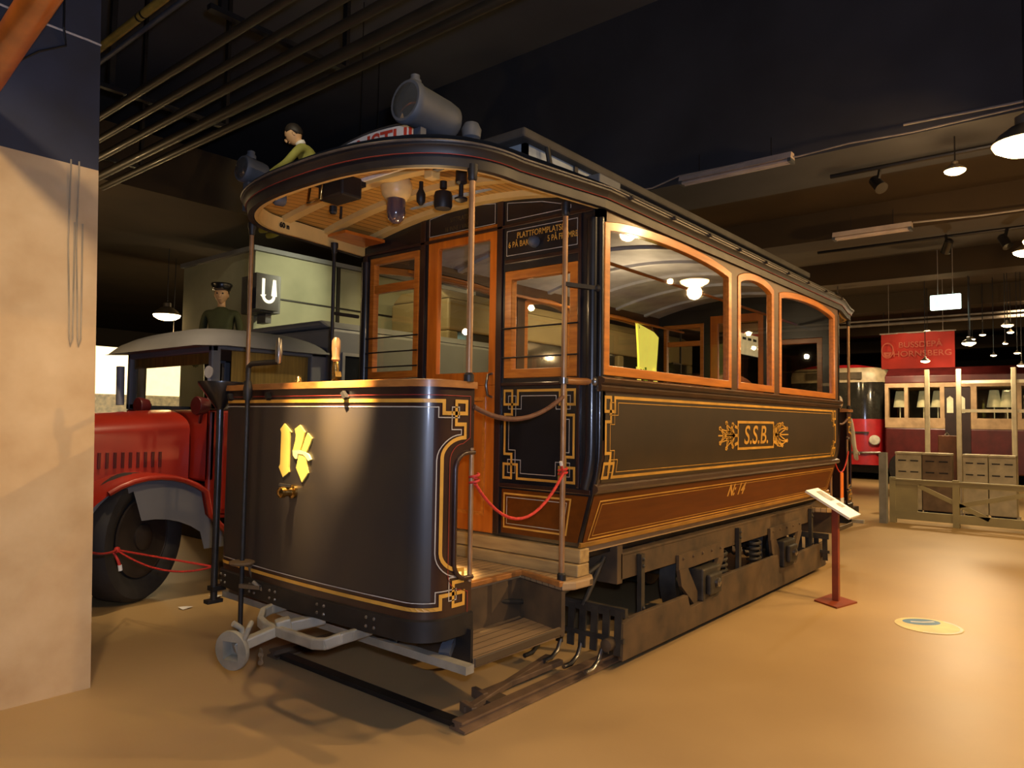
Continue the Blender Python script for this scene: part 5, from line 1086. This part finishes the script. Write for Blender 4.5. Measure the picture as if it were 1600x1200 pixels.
# ================================================================== FIGURES (museum dummies)
skin = mat('dummy_skin', (.62, .38, .20), .5, var=.06)
def figure(name, label, loc, rz, J, cloth, hair, scale=1., collar=None, cap=None, bow=0., turn=0.):
    """J: joints (local, facing -X). one skinned body, clothing and hair as children"""
    t = thing(name, label, 'person', loc, rz=rz)
    def skinmesh(nm, verts, edges, radii, m, sub=2):
        me = bpy.data.meshes.new(nm); me.from_pydata([tuple(Vector(v) * scale) for v in verts], edges, []); me.materials.append(m)
        o = bpy.data.objects.new(nm, me); COL.objects.link(o); o.parent = t
        o.modifiers.new('skin', 'SKIN').use_smooth_shade = True
        sl = me.skin_vertices[0].data
        for s_, r in zip(sl, radii): s_.radius = (r * scale, r * scale)
        sl[0].use_root = True
        sb = o.modifiers.new('sub', 'SUBSURF'); sb.levels = sub; sb.render_levels = sub
        return o
    V, E_, R = [], [], []
    def chain(pts, rs, start=None):
        prev = start
        for p_, r in zip(pts, rs):
            V.append(p_); R.append(r); k = len(V) - 1
            if prev is not None: E_.append((prev, k))
            prev = k
        return prev
    pel = chain([J['pelvis']], [.12]); ch = chain([J['belly'], J['chest']], [.115, .13], pel); nk = chain([J['neck']], [.05], ch)
    for s_ in ('l', 'r'):
        k = chain([J['sh' + s_], J['el' + s_], J['wr' + s_]], [.055, .042, .030], ch)
        w = Vector(J['wr' + s_]); d = (w - Vector(J['el' + s_])).normalized(); sd = d.cross(Vector((0, 0, 1))); sd = sd.normalized() if sd.length > .1 else Vector((0, 1, 0))
        pm = chain([w + d * .05], [.034], k)
        for i, (o_, ln) in enumerate(((-.028, .070), (-.010, .082), (.010, .076), (.027, .060))):
            b0 = w + d * .08 + sd * o_; chain([b0, b0 + d * ln * .5 + Vector((0, 0, -.008)), b0 + d * ln + Vector((0, 0, -.025))], [.010, .009, .007], pm)
        b0 = w + d * .03 + sd * -.036; chain([b0, b0 + d * .03 - sd * .02, b0 + d * .055 - sd * .022 + Vector((0, 0, -.01))], [.011, .010, .008], pm)
        chain([J['hip' + s_], J['kn' + s_], J['an' + s_], Vector(J['an' + s_]) + Vector((-.10, 0, -.05)), Vector(J['an' + s_]) + Vector((-.17, 0, -.06))], [.085, .06, .042, .04, .03], pel)
    skinmesh('body', V, E_, R, cloth)
    for s_ in ('l', 'r'):
        m = MB(); m.tube([Vector(J[k_ + s_]) * scale for k_ in ('hip', 'kn', 'an')], [.10, .072, .062], 14); o = m.build('trouser_leg', M['black'], None, smooth=60); o.parent = t
    # head with face
    h = Vector(J['head']); Rm = Matrix.Rotation(turn, 3, 'Z') @ Matrix.Rotation(bow, 3, 'Y')
    m = MB(); n = 20
    for i in range(1): m.ball((0, 0, 0), .1, 24, (.98, .78, 1.18))
    for k, v in enumerate(m.v):
        v = Vector(v)
        if v.z < -.02: f_ = 1 - .35 * min(1, (-v.z - .02) / .1); v.y *= f_; v.x = v.x * (f_ * .5 + .5) - .012 * min(1, (-v.z - .02) / .08)
        m.v[k] = v
    m.ball((-.108, 0, -.022), .017, 8, (1, .8, 1.5)); m.ball((-.085, 0, -.065), .018, 8, (.8, 1.5, .4)); m.ball((.005, .078, -.01), .022, 8, (.7, .4, 1.2)); m.ball((.005, -.078, -.01), .022, 8, (.7, .4, 1.2))
    m.tube([(.01, 0, -.06), (.03, 0, -.17)], .045, 14)
    T_ = lambda mm: setattr(mm, 'v', [(Rm @ Vector(v) + h) * scale for v in mm.v])
    def put(mm, nm, mt, par):
        T_(mm); me = bpy.data.meshes.new(nm); me.from_pydata([tuple(v) for v in mm.v], [], mm.f); me.materials.append(mt)
        for p_ in me.polygons: p_.use_smooth = True
        o = bpy.data.objects.new(nm, me); COL.objects.link(o); o.parent = par; return o
    hd_ = put(m, 'head', skin, t)
    e = MB(); e.ball((-.088, .032, .005), .011, 8); e.ball((-.088, -.032, .005), .011, 8); put(e, 'eyes', M['iron'], hd_)
    g = MB(); g.ball((.018, 0, .028), .104, 18, (.98, .82, 1.08)); g.v = [Vector((v[0], v[1], max(v[2], -.04 if v[0] > .03 else .045))) for v in g.v]; put(g, 'hair', hair, hd_)
    if cap:
        c_ = MB(); c_.lathe([(.10, .05), (.105, .08), (.125, .115), (.118, .135), (.04, .14)], (0, 0, 0), n=20); c_.prism([(-.07, -.08), (-.17, -.05), (-.18, .05), (-.07, .08)], 2, .048, .058); put(c_, 'cap', cap, hd_)
    if collar:
        c_ = MB(); c_.lathe([(.056, -.15), (.06, -.13), (.058, -.105), (.05, -.10)], (.022, 0, 0), n=18); put(c_, 'collar', collar, hd_)
    return t
sit = dict(pelvis=(0, 0, .12), belly=(-.04, 0, .30), chest=(-.14, 0, .50), neck=(-.22, 0, .64), head=(-.30, 0, .76),
    shl=(-.15, -.19, .56), ell=(-.30, -.26, .34), wrl=(-.50, -.20, .24), shr=(-.15, .19, .56), elr=(-.30, .26, .34), wrr=(-.50, .20, .24),
    hipl=(-.02, -.10, .09), knl=(-.44, -.12, .09), anl=(-.46, -.12, -.34), hipr=(-.02, .10, .09), knr=(-.44, .12, .09), anr=(-.46, .12, -.34))
stand = dict(pelvis=(0, 0, .92), belly=(0, 0, 1.08), chest=(0, 0, 1.30), neck=(0, 0, 1.46), head=(-.02, 0, 1.60),
    shl=(0, -.19, 1.38), ell=(.01, -.24, 1.10), wrl=(-.08, -.24, .88), shr=(0, .19, 1.38), elr=(.01, .24, 1.10), wrr=(-.08, .24, .88),
    hipl=(0, -.09, .88), knl=(-.01, -.10, .48), anl=(0, -.11, .08), hipr=(0, .09, .88), knr=(-.01, .10, .48), anr=(0, .11, .08))
grn = mat('green_jacket', (.30, .30, .06), .8, var=.1); hairm = mat('dark_hair', (.02, .014, .01), .6); wcl = mat('white_shirt', (.62, .56, .42), .7, var=.08)
c_ = Vector((1.69, 3.97)); fd = Vector((-.643, .766)); sd_ = Vector((.766, .643)); q4 = [c_ + fd * .12 - sd_ * .5, c_ + fd * .12 + sd_ * .5, c_ - fd * .6 + sd_ * .5, c_ - fd * .6 - sd_ * .5]
m = MB(); m.prism([tuple(q) for q in q4], 2, 3.84, 3.905)
for q in q4[2:]: m.tube([(q.x * .97 + c_.x * .03, q.y * .97 + c_.y * .03, 3.9), (q.x * .97 + c_.x * .03, q.y * .97 + c_.y * .03, 6.0)], .005, 6)
tag(m.build('hanging_ledge', M['black']), 'dark hung ledge high up behind the tram roof where the dummy sits', 'ledge')
figure('person', 'figure in green jacket and white collar leaning forward, high up behind the left headlamp', (1.69, 3.97, 3.92), math.radians(-50), sit, grn, hairm, 1.0, M['whitesign'], None, bow=math.radians(-30), turn=math.radians(8))
figure('person', 'capped figure in green jacket standing in the dark left of the U sign', (1.23, 5.2, 1.27), math.radians(40), stand, mat('dull_green_jacket', (.05, .06, .02), .8), hairm, 1.0, None, M['black'], turn=math.radians(10))
tag(MB().bb(.95, 1.5, 4.95, 5.45, 0, 1.25).build('dummy_plinth', M['iron']), 'dark plinth carrying the capped figure', 'plinth')
figure('person', 'figure in white shirt standing behind the rear platform of the tram', (9.0, .32, .15), math.radians(35), stand, wcl, mat('blond_hair', (.42, .28, .10), .6), 1.0, None, None)
tag(MB().bb(8.75, 9.25, .07, .57, 0, .125).build('dummy_plinth', M['iron']), 'low plinth carrying the white-shirted figure', 'plinth')

# ================================================================== LIGHT
W1 = (1., .68, .34); W2 = (1., .65, .30)
light('SPOT', (-1.95, -.45, 3.45), 7500, W1, .03, (-1.12, -.33, 1.66), 13, 1.)
light('SPOT', (-1.95, -.30, 3.45), 2000, W1, .03, (-1.10, -.12, 1.50), 16.5, 1.)
light('SPOT', (-2.0, -.3, 3.7), 45, W1, .05, (-1.5, -.3, 0), 80, .8)
light('SPOT', (-2.2, -2.6, 4.6), 150, W1, .05, (-.5, -.5, .6), 75, .8)
light('SPOT', (-2.9, -1.3, 3.6), 190, (1., .74, .44), .06, (-2.15, 1.04, 1.45), 62, .9)
light('SPOT', (2.6, -5.0, 3.9), 560, W2, .04, (1.6, -2.0, .1), 110, .9)
light('SPOT', (7.4, -4.4, 3.7), 380, W2, .04, (6.4, -2.2, 0), 115, .9)
light('SPOT', (.4, -5.0, 3.9), 230, W2, .03, (.8, -1.6, .6), 90, .9)
light('SPOT', (2.9, -2.4, 3.9), 90, W1, .04, (3.02, -1.33, .8), 26, .6)
light('POINT', (-.45, -.15, 2.15), 4., W1, .02)  # fill added under the canopy in place of floor bounce; its lamp is unlit
light('POINT', (2.1, 0, 2.3), 18, (1., .76, .46), .03)  # unseen fill added to brighten the saloon interior
light('SPOT', (11.6, -1.0, 3.7), 420, (1., .74, .42), .08, (9.8, -1.2, .4), 120, .9)
light('POINT', (10.05, -1.3, 2.45), 40, (1., .76, .46), .05)
light('SPOT', (14.2, .6, 3.7), 520, (1., .74, .44), .08, (16.8, .8, 1.3), 100, .8)
light('SPOT', (13.0, -2.0, 3.7), 250, (1., .70, .36), .08, (16, -1.2, 1.3), 100, .8)
light('SPOT', (11.0, -.2, 3.5), 28, (1., .66, .34), .08, (12, -.3, 2.8), 70, .8)
light('SPOT', (-1.0, 2.0, 3.75), 170, (1., .72, .42), .06, (-.6, 3.1, 1.0), 62, .8)
light('SPOT', (2.7, 3.7, 3.5), 130, (.98, .95, .62), .05, (2.3, 5.6, 3.1), 60, .9)
light('POINT', (4.6, 7.6, 2.9), 60, (1., .74, .38), .1)
light('POINT', (1.2, 5.0, 1.0), 60, (1., .76, .42), .05)  # bare point added behind the truck to brighten floor and low wall
light('SPOT', (2.6, 3.9, 3.75), 120, (1., .80, .46), .03, (3.9, 4.6, 2.4), 90, .8)  # added spot that brightens the olive bus end seen through the tram
light('POINT', (4.2, 4.7, 2.9), 20, (1., .80, .46), .05)  # fill added so kiosk wall and bus show through the tram windows
light('SPOT', (.5, 2.8, 5.3), 60, (1., .85, .58), .05, (1.5, 4.2, 4.6), 40, .6)
light('SPOT', (2.2, 1.4, 3.7), 200, (1., .78, .42), .03, (2.3, 2.8, 2.0), 110, .8)  # added to brighten the van side behind the tram's end windows; no fitting
light('SPOT', (6.2, 1.9, 3.75), 330, (1., .76, .40), .03, (6.8, 4.0, 2.2), 120, .8)  # added to brighten the olive bus beyond the tram; no fitting there
light('POINT', (9.6, 1.6, 2.8), 30, (1., .74, .40), .04)  # unseen fill added for the dark far side, viewed through the windows
light('SPOT', (12.5, 1.2, 3.3), 60, (1., .74, .42), .1, (13.6, 3.5, 3.3), 90, .8)
light('POINT', (6.9, -2.9, 2.7), 9, (1., .68, .28), .03)  # fill point added to lift the slabs and background at the right
light('POINT', (8.9, -3.6, 2.7), 10, (1., .68, .28), .03)  # another added fill for slabs and background, farther right
light('POINT', (11.5, .9, 2.7), 12, (1., .68, .28), .03)  # added fill for the background beyond the tram
light('POINT', (-1.0, 5.9, 3.1), 25, (1., .66, .30), .05)
# the camera's own flash
light('POINT', (-3.17, -3.08, 1.52), 185, (.60, .70, 1.), .03)
w = bpy.data.worlds.new('world'); SC.world = w; w.use_nodes = True
bg = w.node_tree.nodes['Background']; bg.inputs[0].default_value = (.55, .42, .30, 1); bg.inputs[1].default_value = .02

# ================================================================== CAMERA
yaw, pitch, roll = .6925, .0489, .0150
fw = Vector((math.cos(yaw) * math.cos(pitch), math.sin(yaw) * math.cos(pitch), math.sin(pitch)))
r0 = Vector((math.sin(yaw), -math.cos(yaw), 0)); u0 = r0.cross(fw)
rt = r0 * math.cos(roll) + u0 * math.sin(roll); up = -r0 * math.sin(roll) + u0 * math.cos(roll)
cd = bpy.data.cameras.new('camera'); cam = bpy.data.objects.new('camera', cd); COL.objects.link(cam)
cam.matrix_world = Matrix(((rt.x, up.x, -fw.x, -3.211), (rt.y, up.y, -fw.y, -3.060), (rt.z, up.z, -fw.z, 1.420), (0, 0, 0, 1)))
cd.sensor_width = 36; cd.lens = 36 * 1130.4 / 1600; cd.clip_start = .05; cd.clip_end = 200
SC.camera = cam
SC.view_settings.view_transform = 'Standard'; SC.view_settings.look = 'None'; SC.view_settings.exposure = .35; SC.view_settings.gamma = 1.
SC.cycles.max_bounces = 8; SC.cycles.transparent_max_bounces = 16; SC.cycles.sample_clamp_indirect = 4; SC.cycles.use_denoising = True
